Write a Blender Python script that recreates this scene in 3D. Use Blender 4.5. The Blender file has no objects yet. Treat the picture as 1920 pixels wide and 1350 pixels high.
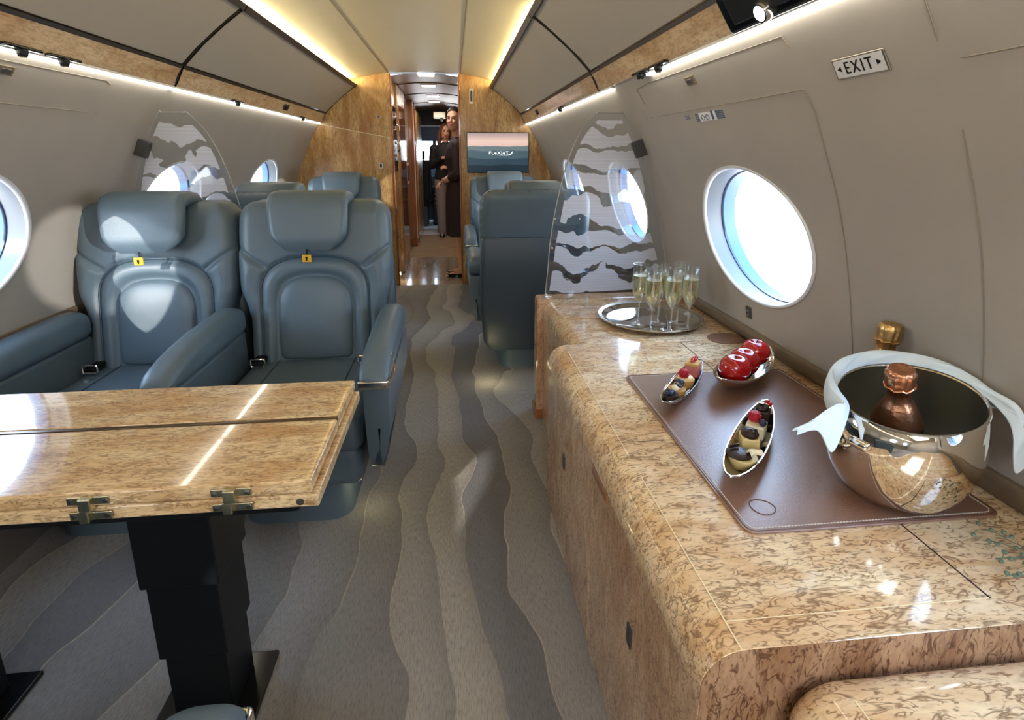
import bpy, bmesh, math, random
from mathutils import Vector, Matrix, noise
SC = bpy.context.scene
COL = SC.collection
PI = math.pi
random.seed(7)
XC = -0.25          # cabin centre line
YB = 5.07           # forward bulkhead
CT = 0.60           # credenza top height

# ------------------------------------------------------------------ helpers
def hexc(r, g, b):
    f = lambda c: (c/255/12.92) if c/255 <= .04045 else ((c/255+.055)/1.055)**2.4
    return (f(r), f(g), f(b), 1)

class MB:
    def __init__(s): s.v = []; s.f = []; s.mi = []; s.wn = False
    def add(s, vs, fs, mi=0):
        o = len(s.v); s.v += [tuple(v) for v in vs]
        for f in fs: s.f.append(tuple(i+o for i in f)); s.mi.append(mi)
        return s
    def box(s, c, d, rot=None, mi=0):
        vs = []
        for z in (-.5, .5):
            for x, y in ((-.5, -.5), (.5, -.5), (.5, .5), (-.5, .5)):
                p = Vector((x*d[0], y*d[1], z*d[2]))
                if rot is not None: p = rot @ p
                vs.append(p+Vector(c))
        return s.add(vs, [(0,3,2,1),(4,5,6,7),(0,1,5,4),(1,2,6,5),(2,3,7,6),(3,0,4,7)], mi)
    def rbox(s, c, d, r, seg=3, rot=None, mi=0):
        s.wn = True
        bm = bmesh.new(); bmesh.ops.create_cube(bm, size=1)
        for v in bm.verts: v.co = Vector((v.co.x*d[0], v.co.y*d[1], v.co.z*d[2]))
        bmesh.ops.bevel(bm, geom=list(bm.edges), offset=min(r, .49*min(d)), segments=seg, profile=.5, affect='EDGES', clamp_overlap=True)
        vs = [((rot @ v.co) if rot is not None else v.co)+Vector(c) for v in bm.verts]
        bm.verts.index_update()
        s.add(vs, [tuple(v.index for v in f.verts) for f in bm.faces], mi); bm.free(); return s
    def prism(s, poly, axis, a, b, mi=0):
        n = len(poly)
        def P(p, h):
            return (h, p[0], p[1]) if axis == 'x' else ((p[0], h, p[1]) if axis == 'y' else (p[0], p[1], h))
        vs = [P(p, a) for p in poly]+[P(p, b) for p in poly]
        fs = [(i, (i+1) % n, n+(i+1) % n, n+i) for i in range(n)]
        fs += [tuple(range(n-1, -1, -1)), tuple(range(n, 2*n))]
        return s.add(vs, fs, mi)
    def loft(s, rings, cap=True, closed=True, mi=0, loop=False):
        n = len(rings[0]); vs = [p for r in rings for p in r]; fs = []
        m = len(rings)
        for k in range(m if loop else m-1):
            k2 = (k+1) % m
            for i in range(n if closed else n-1):
                j = (i+1) % n
                fs.append((k*n+i, k*n+j, k2*n+j, k2*n+i))
        if cap and closed and not loop:
            fs.append(tuple(range(n-1, -1, -1))); fs.append(tuple((m-1)*n+i for i in range(n)))
        return s.add(vs, fs, mi)
    def tube(s, path, r, n=8, cap=True, loop=False, mi=0, flat=1.0):
        P = [Vector(p) for p in path]; rings = []
        m = len(P); up = None
        for k in range(m):
            a = P[(k-1) % m] if (loop or k > 0) else P[k]
            b = P[(k+1) % m] if (loop or k < m-1) else P[k]
            t = (b-a).normalized() if (b-a).length > 1e-9 else Vector((0, 0, 1))
            if up is None:
                up = Vector((0, 0, 1)) if abs(t.z) < .9 else Vector((1, 0, 0))
            x = t.cross(up)
            if x.length < 1e-6: x = t.cross(Vector((0, 1, 0)))
            x.normalize(); y = x.cross(t).normalized(); up = y
            rr = r[k] if isinstance(r, (list, tuple)) else r
            rings.append([P[k]+x*rr*math.cos(2*PI*i/n)+y*rr*flat*math.sin(2*PI*i/n) for i in range(n)])
        return s.loft(rings, cap, True, mi, loop)
    def lathe(s, prof, n=24, c=(0, 0, 0), mi=0, M=None, sx=1, sy=1):
        rings = []
        for r, z in prof:
            ring = []
            for i in range(n):
                p = Vector((max(r, 1e-5)*math.cos(2*PI*i/n)*sx, max(r, 1e-5)*math.sin(2*PI*i/n)*sy, z))
                if M is not None: p = M @ p
                ring.append(p+Vector(c))
            rings.append(ring)
        return s.loft(rings, True, True, mi)
    def ball(s, c, r, n=12, mi=0, M=None):
        if not isinstance(r, (list, tuple)): r = (r, r, r)
        rings = []
        m = max(5, n//2+1)
        for k in range(m):
            a = -PI/2+PI*k/(m-1); cr = max(math.cos(a), 1e-4)
            ring = []
            for i in range(n):
                p = Vector((r[0]*cr*math.cos(2*PI*i/n), r[1]*cr*math.sin(2*PI*i/n), r[2]*math.sin(a)))
                if M is not None: p = M @ p
                ring.append(p+Vector(c))
            rings.append(ring)
        return s.loft(rings, True, True, mi)
    def grid(s, fn, nu, nv, mi=0):
        vs = [fn(i/nu, j/nv) for j in range(nv+1) for i in range(nu+1)]
        fs = [(j*(nu+1)+i, j*(nu+1)+i+1, (j+1)*(nu+1)+i+1, (j+1)*(nu+1)+i) for j in range(nv) for i in range(nu)]
        return s.add(vs, fs, mi)
    def build(s, name, mat, parent=None, sm=35, bev=0, seg=2, sub=0, sol=0, flip=False, o=(0, 0, 0)):
        me = bpy.data.meshes.new(name)
        bm = bmesh.new(); O = Vector(o)
        bv = [bm.verts.new(Vector(v)-O) for v in s.v]
        for f, mi in zip(s.f, s.mi):
            try:
                q = bm.faces.new([bv[i] for i in f]); q.material_index = mi
            except ValueError: pass
        bmesh.ops.remove_doubles(bm, verts=bm.verts, dist=1e-6)
        bmesh.ops.recalc_face_normals(bm, faces=bm.faces)
        if flip: bmesh.ops.reverse_faces(bm, faces=bm.faces)
        bm.to_mesh(me); bm.free()
        for m in (mat if isinstance(mat, (list, tuple)) else [mat]): me.materials.append(m)
        ob = bpy.data.objects.new(name, me); COL.objects.link(ob)
        if parent is not None: ob.parent = parent
        ob.location = O
        if sm:
            for p in me.polygons: p.use_smooth = True
            me.set_sharp_from_angle(angle=math.radians(sm))
        if bev:
            m = ob.modifiers.new('bevel', 'BEVEL'); m.width = bev; m.segments = seg; m.limit_method = 'ANGLE'; m.angle_limit = math.radians(30)
        if (s.wn or bev) and sm:
            m = ob.modifiers.new('weighted', 'WEIGHTED_NORMAL'); m.keep_sharp = True; m.weight = 80
        if sol:
            m = ob.modifiers.new('solid', 'SOLIDIFY'); m.thickness = sol; m.offset = 0
        if sub:
            m = ob.modifiers.new('sub', 'SUBSURF'); m.levels = sub; m.render_levels = sub
        return ob

def tag(o, label=None, cat=None, group=None, kind=None):
    if label: o['label'] = label
    if cat: o['category'] = cat
    if group: o['group'] = group
    if kind: o['kind'] = kind
    return o
def thing(name, label, cat, loc=(0, 0, 0), rotz=0, group=None):
    o = bpy.data.objects.new(name, None); COL.objects.link(o); o.empty_display_size = .05
    o.location = loc; o.rotation_euler = (0, 0, rotz)
    return tag(o, label, cat, group)
def struct(o): o['kind'] = 'structure'; return o
def dup(root, loc, rotz=0, label=None, group=None, skip=()):
    r = root.copy(); COL.objects.link(r); r.location = loc; r.rotation_euler = (0, 0, rotz)
    if label: r['label'] = label
    if group: r['group'] = group
    def rec(src, dst):
        for ch in list(src.children):
            if ch.name.split('.')[0] in skip: continue
            c = ch.copy(); COL.objects.link(c); c.parent = dst; rec(ch, c)
    rec(root, r)
    return r
def rot2(p, a):
    return (p[0]*math.cos(a)-p[1]*math.sin(a), p[0]*math.sin(a)+p[1]*math.cos(a))
def lerp(tab, x):
    if x <= tab[0][0]: return tab[0][1]
    for (a, b), (c, d) in zip(tab, tab[1:]):
        if x <= c: return b+(d-b)*(x-a)/(c-a)
    return tab[-1][1]
def spline(pts, n=8, loop=False):
    P = [Vector(p) for p in pts]; m = len(P); out = []
    for k in range(m if loop else m-1):
        if loop: a, b, c, d = P[k-1], P[k], P[(k+1) % m], P[(k+2) % m]
        else: a, b, c, d = P[max(k-1, 0)], P[k], P[k+1], P[min(k+2, m-1)]
        for i in range(n):
            t = i/n
            out.append(.5*((2*b)+(c-a)*t+(2*a-5*b+4*c-d)*t*t+(3*b-a-3*c+d)*t**3))
    if not loop: out.append(P[-1])
    return out
def rrect(w, h, r, n=5, cx=0, cy=0):
    out = []
    for sx, sy, a0 in ((1, 1, 0), (-1, 1, 90), (-1, -1, 180), (1, -1, 270)):
        for i in range(n+1):
            a = math.radians(a0+90*i/n)
            out.append((cx+sx*(w/2-r)+r*math.cos(a), cy+sy*(h/2-r)+r*math.sin(a)))
    return out

# ------------------------------------------------------------------ materials
def newmat(name):
    m = bpy.data.materials.new(name); m.use_nodes = True
    nt = m.node_tree; b = nt.nodes['Principled BSDF']
    return m, nt, b
class NT:
    def __init__(s, nt): s.t = nt; s._c = None
    def n(s, typ, **kw):
        x = s.t.nodes.new(typ)
        for k, v in kw.items():
            if k.startswith('i_'):
                k = k[2:]; k = int(k) if k.isdigit() else k
                x.inputs[k].default_value = v
            else: setattr(x, k, v)
        return x
    def l(s, a, b): s.t.links.new(a, b)
    def coord(s, scale=(1, 1, 1), loc=(0, 0, 0), rot=(0, 0, 0)):
        if s._c is None: s._c = s.n('ShaderNodeTexCoord')
        m = s.n('ShaderNodeMapping'); m.inputs['Scale'].default_value = scale; m.inputs['Location'].default_value = loc; m.inputs['Rotation'].default_value = rot
        s.l(s._c.outputs['Object'], m.inputs['Vector']); return m.outputs[0]
    def noise(s, vec, scale, detail=3, rough=.5, dist=0):
        x = s.n('ShaderNodeTexNoise'); x.inputs['Scale'].default_value = scale; x.inputs['Detail'].default_value = detail
        x.inputs['Roughness'].default_value = rough; x.inputs['Distortion'].default_value = dist
        s.l(vec, x.inputs['Vector']); return x.outputs['Fac']
    def math(s, op, a, b=None, c=None, clamp=False):
        x = s.n('ShaderNodeMath'); x.operation = op; x.use_clamp = clamp
        for i, q in enumerate((a, b, c)):
            if q is None: continue
            if isinstance(q, (int, float)): x.inputs[i].default_value = q
            else: s.l(q, x.inputs[i])
        return x.outputs[0]
    def ramp(s, fac, stops, interp='LINEAR'):
        x = s.n('ShaderNodeValToRGB'); e = x.color_ramp; e.interpolation = interp
        while len(e.elements) < len(stops): e.elements.new(.5)
        for q, (p, c) in zip(e.elements, stops):
            q.position = p; q.color = c if len(c) == 4 else (*c, 1)
        s.l(fac, x.inputs[0]); return x.outputs[0]
    def mix(s, fac, a, b, mode='MIX'):
        x = s.n('ShaderNodeMix'); x.data_type = 'RGBA'; x.blend_type = mode
        for k, q in ((0, fac), (6, a), (7, b)):
            if isinstance(q, (int, float, tuple)): x.inputs[k].default_value = q
            else: s.l(q, x.inputs[k])
        return x.outputs[2]
    def bump(s, h, strength, dist, bsdf):
        x = s.n('ShaderNodeBump'); x.inputs['Strength'].default_value = strength; x.inputs['Distance'].default_value = dist
        s.l(h, x.inputs['Height']); s.l(x.outputs[0], bsdf.inputs['Normal'])
def line(N, v, lvl, w):   # 1 near v==lvl
    d = N.math('ABSOLUTE', N.math('SUBTRACT', v, lvl))
    return N.math('SUBTRACT', 1, N.math('DIVIDE', d, w), clamp=True)

def pm(name, col, rough=.5, metal=0, coat=0, bump=None, var=0, spec=.5, emis=None, es=0):
    m, nt, b = newmat(name)
    b.inputs['Base Color'].default_value = col; b.inputs['Roughness'].default_value = rough; b.inputs['Metallic'].default_value = metal
    b.inputs['Coat Weight'].default_value = coat; b.inputs['Coat Roughness'].default_value = .05
    b.inputs['Specular IOR Level'].default_value = spec
    N = NT(nt)
    if var:
        f = N.noise(N.coord(), 6, 4)
        d = tuple(c*(1-var) for c in col[:3])+(1,); u = tuple(min(1, c*(1+var)) for c in col[:3])+(1,)
        N.l(N.ramp(f, [(.3, d), (.7, u)]), b.inputs['Base Color'])
    if bump:
        N.bump(N.noise(N.coord(), bump[0], 3), bump[1], .002, b)
    if emis:
        b.inputs['Emission Color'].default_value = emis; b.inputs['Emission Strength'].default_value = es
    return m

def burl(name, light, mid, dark, stretch=(.35, 1, 1), s=26, rough=.12, coat=.6, lines=1.0, blot=.5):
    m, nt, b = newmat(name); N = NT(nt)
    v = N.coord(stretch)
    base = N.noise(v, s*.35, 4, .6, .6)
    fine = N.noise(v, s*4.5, 3, .65)
    c0 = N.ramp(base, [(.34, mid), (.5, tuple((a+c)/2 for a, c in zip(mid, light))), (.64, light)])
    c1 = N.mix(N.math('MULTIPLY', N.math('SUBTRACT', fine, .46, clamp=True), 3.0*blot, clamp=True), c0, tuple(c*.55+d*.25 for c, d in zip(mid, dark)))
    ls = None
    for off, sc, lv, w, mk, th in (((0, 0, 0), 1.0, .50, .026, 1.7, .47), ((0, 0, 0), 1.0, .585, .020, 1.7, .50), ((3, 1, 2), 1.5, .47, .034, 2.1, .49), ((7, 4, 1), 2.4, .50, .055, 2.6, .53), ((1, 9, 5), .7, .44, .014, 1.2, .50)):
        vv = N.coord(stretch, off)
        n = N.noise(vv, s*sc, 2, .5, .7)
        k = N.math('MULTIPLY', N.math('SUBTRACT', N.noise(vv, s*sc*mk*.62, 1, .5), th), 12, clamp=True)
        q = N.math('MULTIPLY', line(N, n, lv, w), k)
        ls = q if ls is None else N.math('MAXIMUM', ls, q)
    ls = N.math('MULTIPLY', N.math('POWER', ls, .7), .9*lines, clamp=True)
    N.l(N.mix(ls, c1, dark), b.inputs['Base Color'])
    b.inputs['Roughness'].default_value = rough; b.inputs['Coat Weight'].default_value = coat; b.inputs['Coat Roughness'].default_value = .03
    return m

M = {}
M['leather'] = pm('blue_grey_leather', hexc(88, 104, 115), .40, bump=(420, .25), var=.05)
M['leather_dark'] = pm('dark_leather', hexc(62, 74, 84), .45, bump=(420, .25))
M['piping'] = pm('leather_piping', hexc(60, 76, 88), .4)
M['wall'] = pm('taupe_wall', hexc(166, 159, 150), .62, bump=(700, .12), var=.03)
M['bin'] = pm('bin_panel', hexc(172, 164, 153), .5, bump=(700, .08), var=.02)
M['ceil'] = pm('cream_ceiling', hexc(196, 184, 158), .42, var=.02)
M['ceil2'] = pm('grey_galley_ceiling', hexc(186, 182, 178), .35)
M['gap'] = pm('dark_gap', hexc(38, 31, 25), .4)
M['bronze'] = pm('bronze_trim', hexc(96, 78, 60), .22, metal=.8)
M['ledge'] = pm('ledge_trim', hexc(116, 101, 82), .5, var=.06, bump=(300, .15))
M['black'] = pm('black_satin', hexc(10, 13, 17), .45, spec=.3)
M['blackgloss'] = pm('black_gloss', hexc(12, 13, 15), .12)
M['darkgrey'] = pm('dark_grey', hexc(66, 64, 64), .45)
M['chrome'] = pm('chrome', hexc(226, 222, 214), .08, metal=1)
M['silver'] = pm('polished_silver', hexc(226, 218, 206), .045, metal=1)
M['silver_in'] = pm('dark_silver_inside', hexc(190, 188, 176), .3, metal=1)
M['satin'] = pm('satin_metal', hexc(190, 180, 165), .28, metal=1)
M['brass'] = pm('nickel_brass', hexc(206, 198, 170), .25, metal=1)
M['white'] = pm('white_plastic', hexc(232, 232, 230), .35)
M['rim'] = pm('window_rim', hexc(225, 226, 226), .3)
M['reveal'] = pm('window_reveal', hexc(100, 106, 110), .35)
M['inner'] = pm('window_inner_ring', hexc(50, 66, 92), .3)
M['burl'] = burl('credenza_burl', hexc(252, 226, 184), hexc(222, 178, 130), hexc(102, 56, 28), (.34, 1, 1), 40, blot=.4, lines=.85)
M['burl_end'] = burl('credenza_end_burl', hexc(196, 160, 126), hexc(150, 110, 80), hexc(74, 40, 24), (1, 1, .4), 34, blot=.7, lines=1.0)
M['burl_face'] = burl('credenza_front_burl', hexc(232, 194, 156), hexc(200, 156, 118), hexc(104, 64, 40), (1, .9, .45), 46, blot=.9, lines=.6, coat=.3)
M['burl_table'] = burl('table_burl', hexc(240, 212, 166), hexc(206, 162, 110), hexc(98, 58, 30), (.28, 1, 1), 50, blot=.9, lines=.7)
M['burl_bulk'] = burl('bulkhead_burl', hexc(232, 196, 136), hexc(170, 120, 66), hexc(112, 70, 36), (1, 1, .20), 26, rough=.26, coat=.15, blot=1.1, lines=.28)
M['burl_val'] = burl('valance_burl', hexc(226, 202, 168), hexc(194, 160, 122), hexc(128, 92, 62), (1, .3, 1), 26, rough=.2, coat=.4, blot=.7, lines=.4)
M['wood_red'] = burl('reddish_wood', hexc(186, 120, 70), hexc(150, 86, 46), hexc(90, 46, 22), (1, 1, .2), 14, blot=.5, lines=.3)
M['inlay'] = pm('inlay_line', hexc(240, 222, 178), .3)
M['seam'] = pm('dark_seam', hexc(40, 24, 14), .6)
M['mat'] = pm('brown_leather_mat', hexc(136, 100, 82), .34, bump=(260, .5), var=.04, coat=.25)
M['mat_edge'] = pm('mat_edge', hexc(104, 70, 56), .45)
M['thread'] = pm('white_thread', hexc(225, 215, 205), .7)
M['linen'] = pm('white_linen', hexc(220, 234, 244), .8, bump=(500, .2))
M['apple'] = pm('red_apple', hexc(176, 18, 24), .12, coat=.6, var=.25)
M['stem'] = pm('apple_stem', hexc(70, 46, 26), .7)
M['gold'] = pm('gold_foil', hexc(212, 172, 112), .3, metal=1, bump=(90, .7))
M['rose'] = pm('rose_gold_foil', hexc(214, 152, 116), .3, metal=1, bump=(90, .6))
M['bottle'] = pm('dark_green_glass', hexc(26, 38, 20), .06, coat=.5)
M['cream'] = pm('custard_cream', hexc(240, 214, 150), .5)
M['white_choc'] = pm('white_chocolate', hexc(244, 232, 198), .45)
M['choc'] = pm('dark_chocolate', hexc(46, 28, 22), .4, bump=(120, .8))
M['crust'] = pm('pastry_crust', hexc(206, 158, 92), .7, bump=(150, .7))
M['pink'] = pm('pink_mousse', hexc(200, 112, 108), .5)
M['raspberry'] = pm('raspberry', hexc(186, 22, 48), .4, bump=(260, 1))
M['blueberry'] = pm('blueberry', hexc(38, 46, 76), .5)
M['redcurrant'] = pm('redcurrant', hexc(200, 20, 28), .15)
M['skin'] = pm('skin', hexc(206, 156, 130), .5)
M['hair'] = pm('dark_hair', hexc(38, 26, 22), .45)
M['hair2'] = pm('brown_hair', hexc(92, 58, 38), .5)
M['dress'] = pm('black_dress', hexc(34, 22, 26), .7)
M['jacket'] = pm('black_jacket', hexc(26, 26, 32), .7)
M['trousers'] = pm('grey_trousers', hexc(150, 146, 150), .8)
M['lips'] = pm('lips', hexc(160, 70, 70), .4)
M['eye'] = pm('dark_eye', hexc(30, 22, 20), .3)
M['yellow'] = pm('yellow_tag', hexc(216, 170, 40), .35)
M['led'] = pm('led_strip', (1, .96, .8, 1), .5, emis=(1, .96, .84, 1), es=9)
M['lamp'] = pm('lamp_diffuser', (1, 1, .95, 1), .5, emis=(1, .95, .82, 1), es=7)
M['blocker'] = pm('window_shade', hexc(205, 203, 198), .6)
M['leaf'] = pm('grey_green_buds', hexc(96, 112, 92), .6)
M['exit'] = pm('exit_face', hexc(224, 224, 226), .3)
M['galley_mat'] = pm('pale_mat', hexc(220, 216, 212), .7)
M['sleeve'] = pm('grey_panel', hexc(140, 128, 116), .15, metal=.4)
M['cockpit'] = pm('cockpit_dark', hexc(38, 46, 58), .5, bump=(40, .6))
M['blueink'] = pm('blue_print', hexc(60, 84, 120), .5)

def m_thin(name, tint=(1, 1, 1, 1), gl=.06, glcol=(1, 1, 1, 1), edge=.5, rough=.02):
    m = bpy.data.materials.new(name); m.use_nodes = True; nt = m.node_tree; nt.nodes.clear(); N = NT(nt)
    o = N.n('ShaderNodeOutputMaterial'); t = N.n('ShaderNodeBsdfTransparent'); t.inputs[0].default_value = tint
    g = N.n('ShaderNodeBsdfGlossy'); g.inputs['Roughness'].default_value = rough; g.inputs[0].default_value = glcol
    lw = N.n('ShaderNodeLayerWeight'); lw.inputs[0].default_value = .5
    f = N.math('ADD', N.math('MULTIPLY', N.math('POWER', lw.outputs['Facing'], 4), edge), gl, clamp=True)
    x = N.n('ShaderNodeMixShader'); N.l(f, x.inputs[0]); N.l(t.outputs[0], x.inputs[1]); N.l(g.outputs[0], x.inputs[2]); N.l(x.outputs[0], o.inputs[0])
    return m
M['glass'] = m_thin('clear_glass', (.98, .985, .985, 1), .12, edge=1.3)
M['pane'] = m_thin('window_pane', (.98, .99, 1, 1), .02, edge=.3)
M['divider'] = m_thin('divider_acrylic', (.93, .94, .95, 1), .05, edge=.4)
def m_wine():
    m = m_thin('champagne', (.975, .95, .80, 1), .07, (1, .97, .8, 1), .3); nt = m.node_tree; N = NT(nt)
    o = [n for n in nt.nodes if n.type == 'OUTPUT_MATERIAL'][0]; src = o.inputs[0].links[0].from_socket
    tl = N.n('ShaderNodeBsdfTranslucent'); tl.inputs[0].default_value = (.95, .86, .52, 1)
    x = N.n('ShaderNodeMixShader'); x.inputs[0].default_value = .22; N.l(src, x.inputs[1]); N.l(tl.outputs[0], x.inputs[2]); N.l(x.outputs[0], o.inputs[0])
    return m
M['wine'] = m_wine()
def m_edge():
    return pm('acrylic_edge', hexc(168, 170, 168), .1, coat=.5)
M['acr_edge'] = m_edge()

def m_frost():
    m = bpy.data.materials.new('frosted_strata'); m.use_nodes = True; nt = m.node_tree; nt.nodes.clear(); N = NT(nt)
    o = N.n('ShaderNodeOutputMaterial')
    v = N.coord((1, 0, 1)); sx = N.n('ShaderNodeSeparateXYZ'); N.l(v, sx.inputs[0])
    nz = N.noise(N.coord((4.6, 0, 4.0)), 1.0, 3.5, .5)
    n2 = N.noise(N.coord((6, 0, 7)), 1.0, 2, .5)
    t = N.math('ADD', N.math('MULTIPLY', sx.outputs['Z'], 9.3), N.math('MULTIPLY', N.math('SUBTRACT', nz, .5), 2.6))
    fr = N.math('FRACT', t)
    thr = N.math('ADD', .06, N.math('MULTIPLY', n2, 1.3))
    msk = N.math('LESS_THAN', fr, thr)
    rib = N.n('ShaderNodeTexWave'); rib.bands_direction = 'Z'; rib.inputs['Scale'].default_value = 60; N.l(N.coord(), rib.inputs['Vector'])
    d = N.n('ShaderNodeBsdfDiffuse'); d.inputs[0].default_value = (.9, .9, .94, 1)
    tl = N.n('ShaderNodeBsdfTranslucent'); tl.inputs[0].default_value = (.86, .85, .98, 1)
    a = N.n('ShaderNodeMixShader'); a.inputs[0].default_value = .5; N.l(d.outputs[0], a.inputs[1]); N.l(tl.outputs[0], a.inputs[2])
    tr = N.n('ShaderNodeBsdfTransparent')
    a2 = N.n('ShaderNodeMixShader'); N.l(N.math('ADD', .52, N.math('MULTIPLY', rib.outputs['Fac'], .22)), a2.inputs[0]); N.l(tr.outputs[0], a2.inputs[1]); N.l(a.outputs[0], a2.inputs[2])
    x = N.n('ShaderNodeMixShader'); N.l(msk, x.inputs[0]); N.l(tr.outputs[0], x.inputs[1]); N.l(a2.outputs[0], x.inputs[2]); N.l(x.outputs[0], o.inputs[0])
    return m
M['frost'] = m_frost()

def m_carpet():
    m, nt, b = newmat('strata_carpet'); N = NT(nt)
    sx = N.n('ShaderNodeSeparateXYZ'); N.l(N.coord(), sx.inputs[0])
    wob = N.noise(N.coord((.8, .55, 0)), 1.0, 3.5, .5)
    t = N.math('MULTIPLY_ADD', sx.outputs['X'], 6.5, N.math('MULTIPLY', wob, 7.5))
    fr = N.math('FRACT', t); fl = N.math('FLOOR', t)
    wn = N.n('ShaderNodeTexWhiteNoise'); wn.noise_dimensions = '1D'; N.l(fl, wn.inputs['W'])
    c = N.ramp(wn.outputs['Value'], [(0, hexc(118, 119, 126)), (.3, hexc(178, 173, 166)), (.5, hexc(148, 147, 150)), (.75, hexc(184, 178, 168)), (1, hexc(164, 162, 161))])
    c = N.mix(N.math('MULTIPLY', N.math('POWER', fr, 2.0), .45), c, hexc(94, 94, 98))
    c = N.mix(N.math('MULTIPLY', N.noise(N.coord((9, 1.0, 0)), 1, 3), .35), c, hexc(160, 154, 146))
    ls = N.math('MAXIMUM', line(N, fr, 0.0, .028), line(N, fr, 1.0, .012))
    br = N.math('MULTIPLY', N.math('SUBTRACT', N.noise(N.coord((2, .9, 1), (5, 2, 0)), 1.3, 2), .40), 8, clamp=True)
    c = N.mix(N.math('MULTIPLY', N.math('MULTIPLY', ls, br), .8), c, hexc(206, 192, 160))
    rib = N.noise(N.coord((380, 45, 1)), 1, 2, .6)
    c = N.mix(N.math('MULTIPLY', N.math('SUBTRACT', rib, .42, clamp=True), 1.6, clamp=True), c, (.09, .088, .085, 1))
    N.l(c, b.inputs['Base Color']); b.inputs['Roughness'].default_value = .95; b.inputs['Specular IOR Level'].default_value = .1
    N.bump(rib, .5, .004, b)
    return m
M['carpet'] = m_carpet()
M['carpet_tan'] = pm('tan_carpet', hexc(160, 136, 108), .95, bump=(200, .6), var=.1)

def m_screen():
    m, nt, b = newmat('mountain_screen'); N = NT(nt)
    v = N.coord(); sx = N.n('ShaderNodeSeparateXYZ'); N.l(v, sx.inputs[0]); z = sx.outputs['Z']
    c = N.ramp(N.math('MULTIPLY_ADD', z, 1/.357, .5), [(.55, hexc(214, 178, 166)), (.8, hexc(232, 198, 184)), (1, hexc(160, 140, 140))])
    for base, amp, col, sd in ((.062, .05, hexc(104, 120, 126), 0), (.02, .06, hexc(70, 92, 102), 3), (-.05, .06, hexc(44, 66, 78), 7), (-.11, .05, hexc(24, 42, 54), 11)):
        h = N.math('MULTIPLY_ADD', N.noise(N.coord((5, 0, 0), (sd, 0, 0)), 1, 4), amp, base-amp/2)
        f = N.math('MULTIPLY', N.math('SUBTRACT', h, z), 200, clamp=True)
        c = N.mix(f, c, col)
    b.inputs['Base Color'].default_value = (0, 0, 0, 1); b.inputs['Roughness'].default_value = .2
    N.l(c, b.inputs['Emission Color']); b.inputs['Emission Strength'].default_value = .9
    return m
M['screen'] = m_screen()
def m_emit(name, col, s):
    m, nt, b = newmat(name); b.inputs['Base Color'].default_value = col; b.inputs['Emission Color'].default_value = col; b.inputs['Emission Strength'].default_value = s; return m
M['logo'] = m_emit('screen_white', (1, 1, 1, 1), 1.2)

def text_mesh(name, txt, size, mat, parent, M4, ext=.0005, space=1.0):
    cu = bpy.data.curves.new(name, 'FONT'); cu.body = txt; cu.size = size; cu.extrude = ext; cu.align_x = 'CENTER'; cu.align_y = 'CENTER'; cu.space_character = space
    to = bpy.data.objects.new(name, cu); COL.objects.link(to)
    dg = bpy.context.evaluated_depsgraph_get(); dg.update()
    me = bpy.data.meshes.new_from_object(to.evaluated_get(dg))
    bpy.data.objects.remove(to); me.transform(M4); me.materials.clear(); me.materials.append(mat)
    me.name = name
    o = bpy.data.objects.new(name, me); COL.objects.link(o); o.parent = parent
    return o
M['blueglow'] = pm('dim_display', hexc(60, 80, 104), .2, emis=hexc(80, 110, 140), es=.15)
M['gloss_floor'] = burl('gloss_wood_floor', hexc(178,160,136), hexc(150,130,106), hexc(110,90,70), (1,.3,1), 14, rough=.16, blot=.4, lines=.3)

M['carpet_wall'] = pm('dark_sidewall_carpet', hexc(104, 98, 92), .95, bump=(300, .5), var=.08)

_b = M['mat'].node_tree.nodes['Principled BSDF']; _b.inputs['Coat Weight'].default_value = .9; _b.inputs['Coat Roughness'].default_value = .32
WORLD, SUN, SUN2, SUNDIR, COVE, FILL = 9.5, 3.8, 2.2, (.56, 1, -.42), 4.2, 60
VIEW, LOOK, EXPO = "Standard", "None", 0.28
# ------------------------------------------------------------------ cabin shell
Y0 = -2.6
_UP = spline([(.66, 1.264, 0), (.794, 1.238, 0), (.96, 1.20, 0), (1.116, 1.153, 0), (1.285, 1.08, 0), (1.39, 1.03, 0), (1.517, .95, 0), (1.62, .89, 0)], 10)
UW = [(p.x, p.y) for p in _UP]
_LO = spline([(0, 1.16, 0), (.04, 1.19, 0), (.2, 1.25, 0), (.4, 1.295, 0), (.6, 1.30, 0)], 8)
LOW = [(p.x, p.y) for p in _LO]
def uw(z): return lerp(UW, z)
def wx(side, z, off=0): return XC+side*(uw(z)-off)
_CE = spline([(0, 1.975, 0), (.2, 1.972, 0), (.33, 1.963, 0), (.5, 1.935, 0), (.60, 1.913, 0), (.69, 1.902, 0)], 8)
CEI = [(p.x, p.y) for p in _CE]

# floor
fl = MB().add([(XC-1.2, Y0, 0), (XC+1.2, Y0, 0), (XC+1.2, YB, 0), (XC-1.2, YB, 0)], [(0, 1, 2, 3)])
fl.add([(XC-1.2, Y0, -.04), (XC+1.2, Y0, -.04), (XC+1.2, YB, -.04), (XC-1.2, YB, -.04)], [(0, 3, 2, 1)])
struct(fl.build('floor', M['carpet']))

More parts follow.
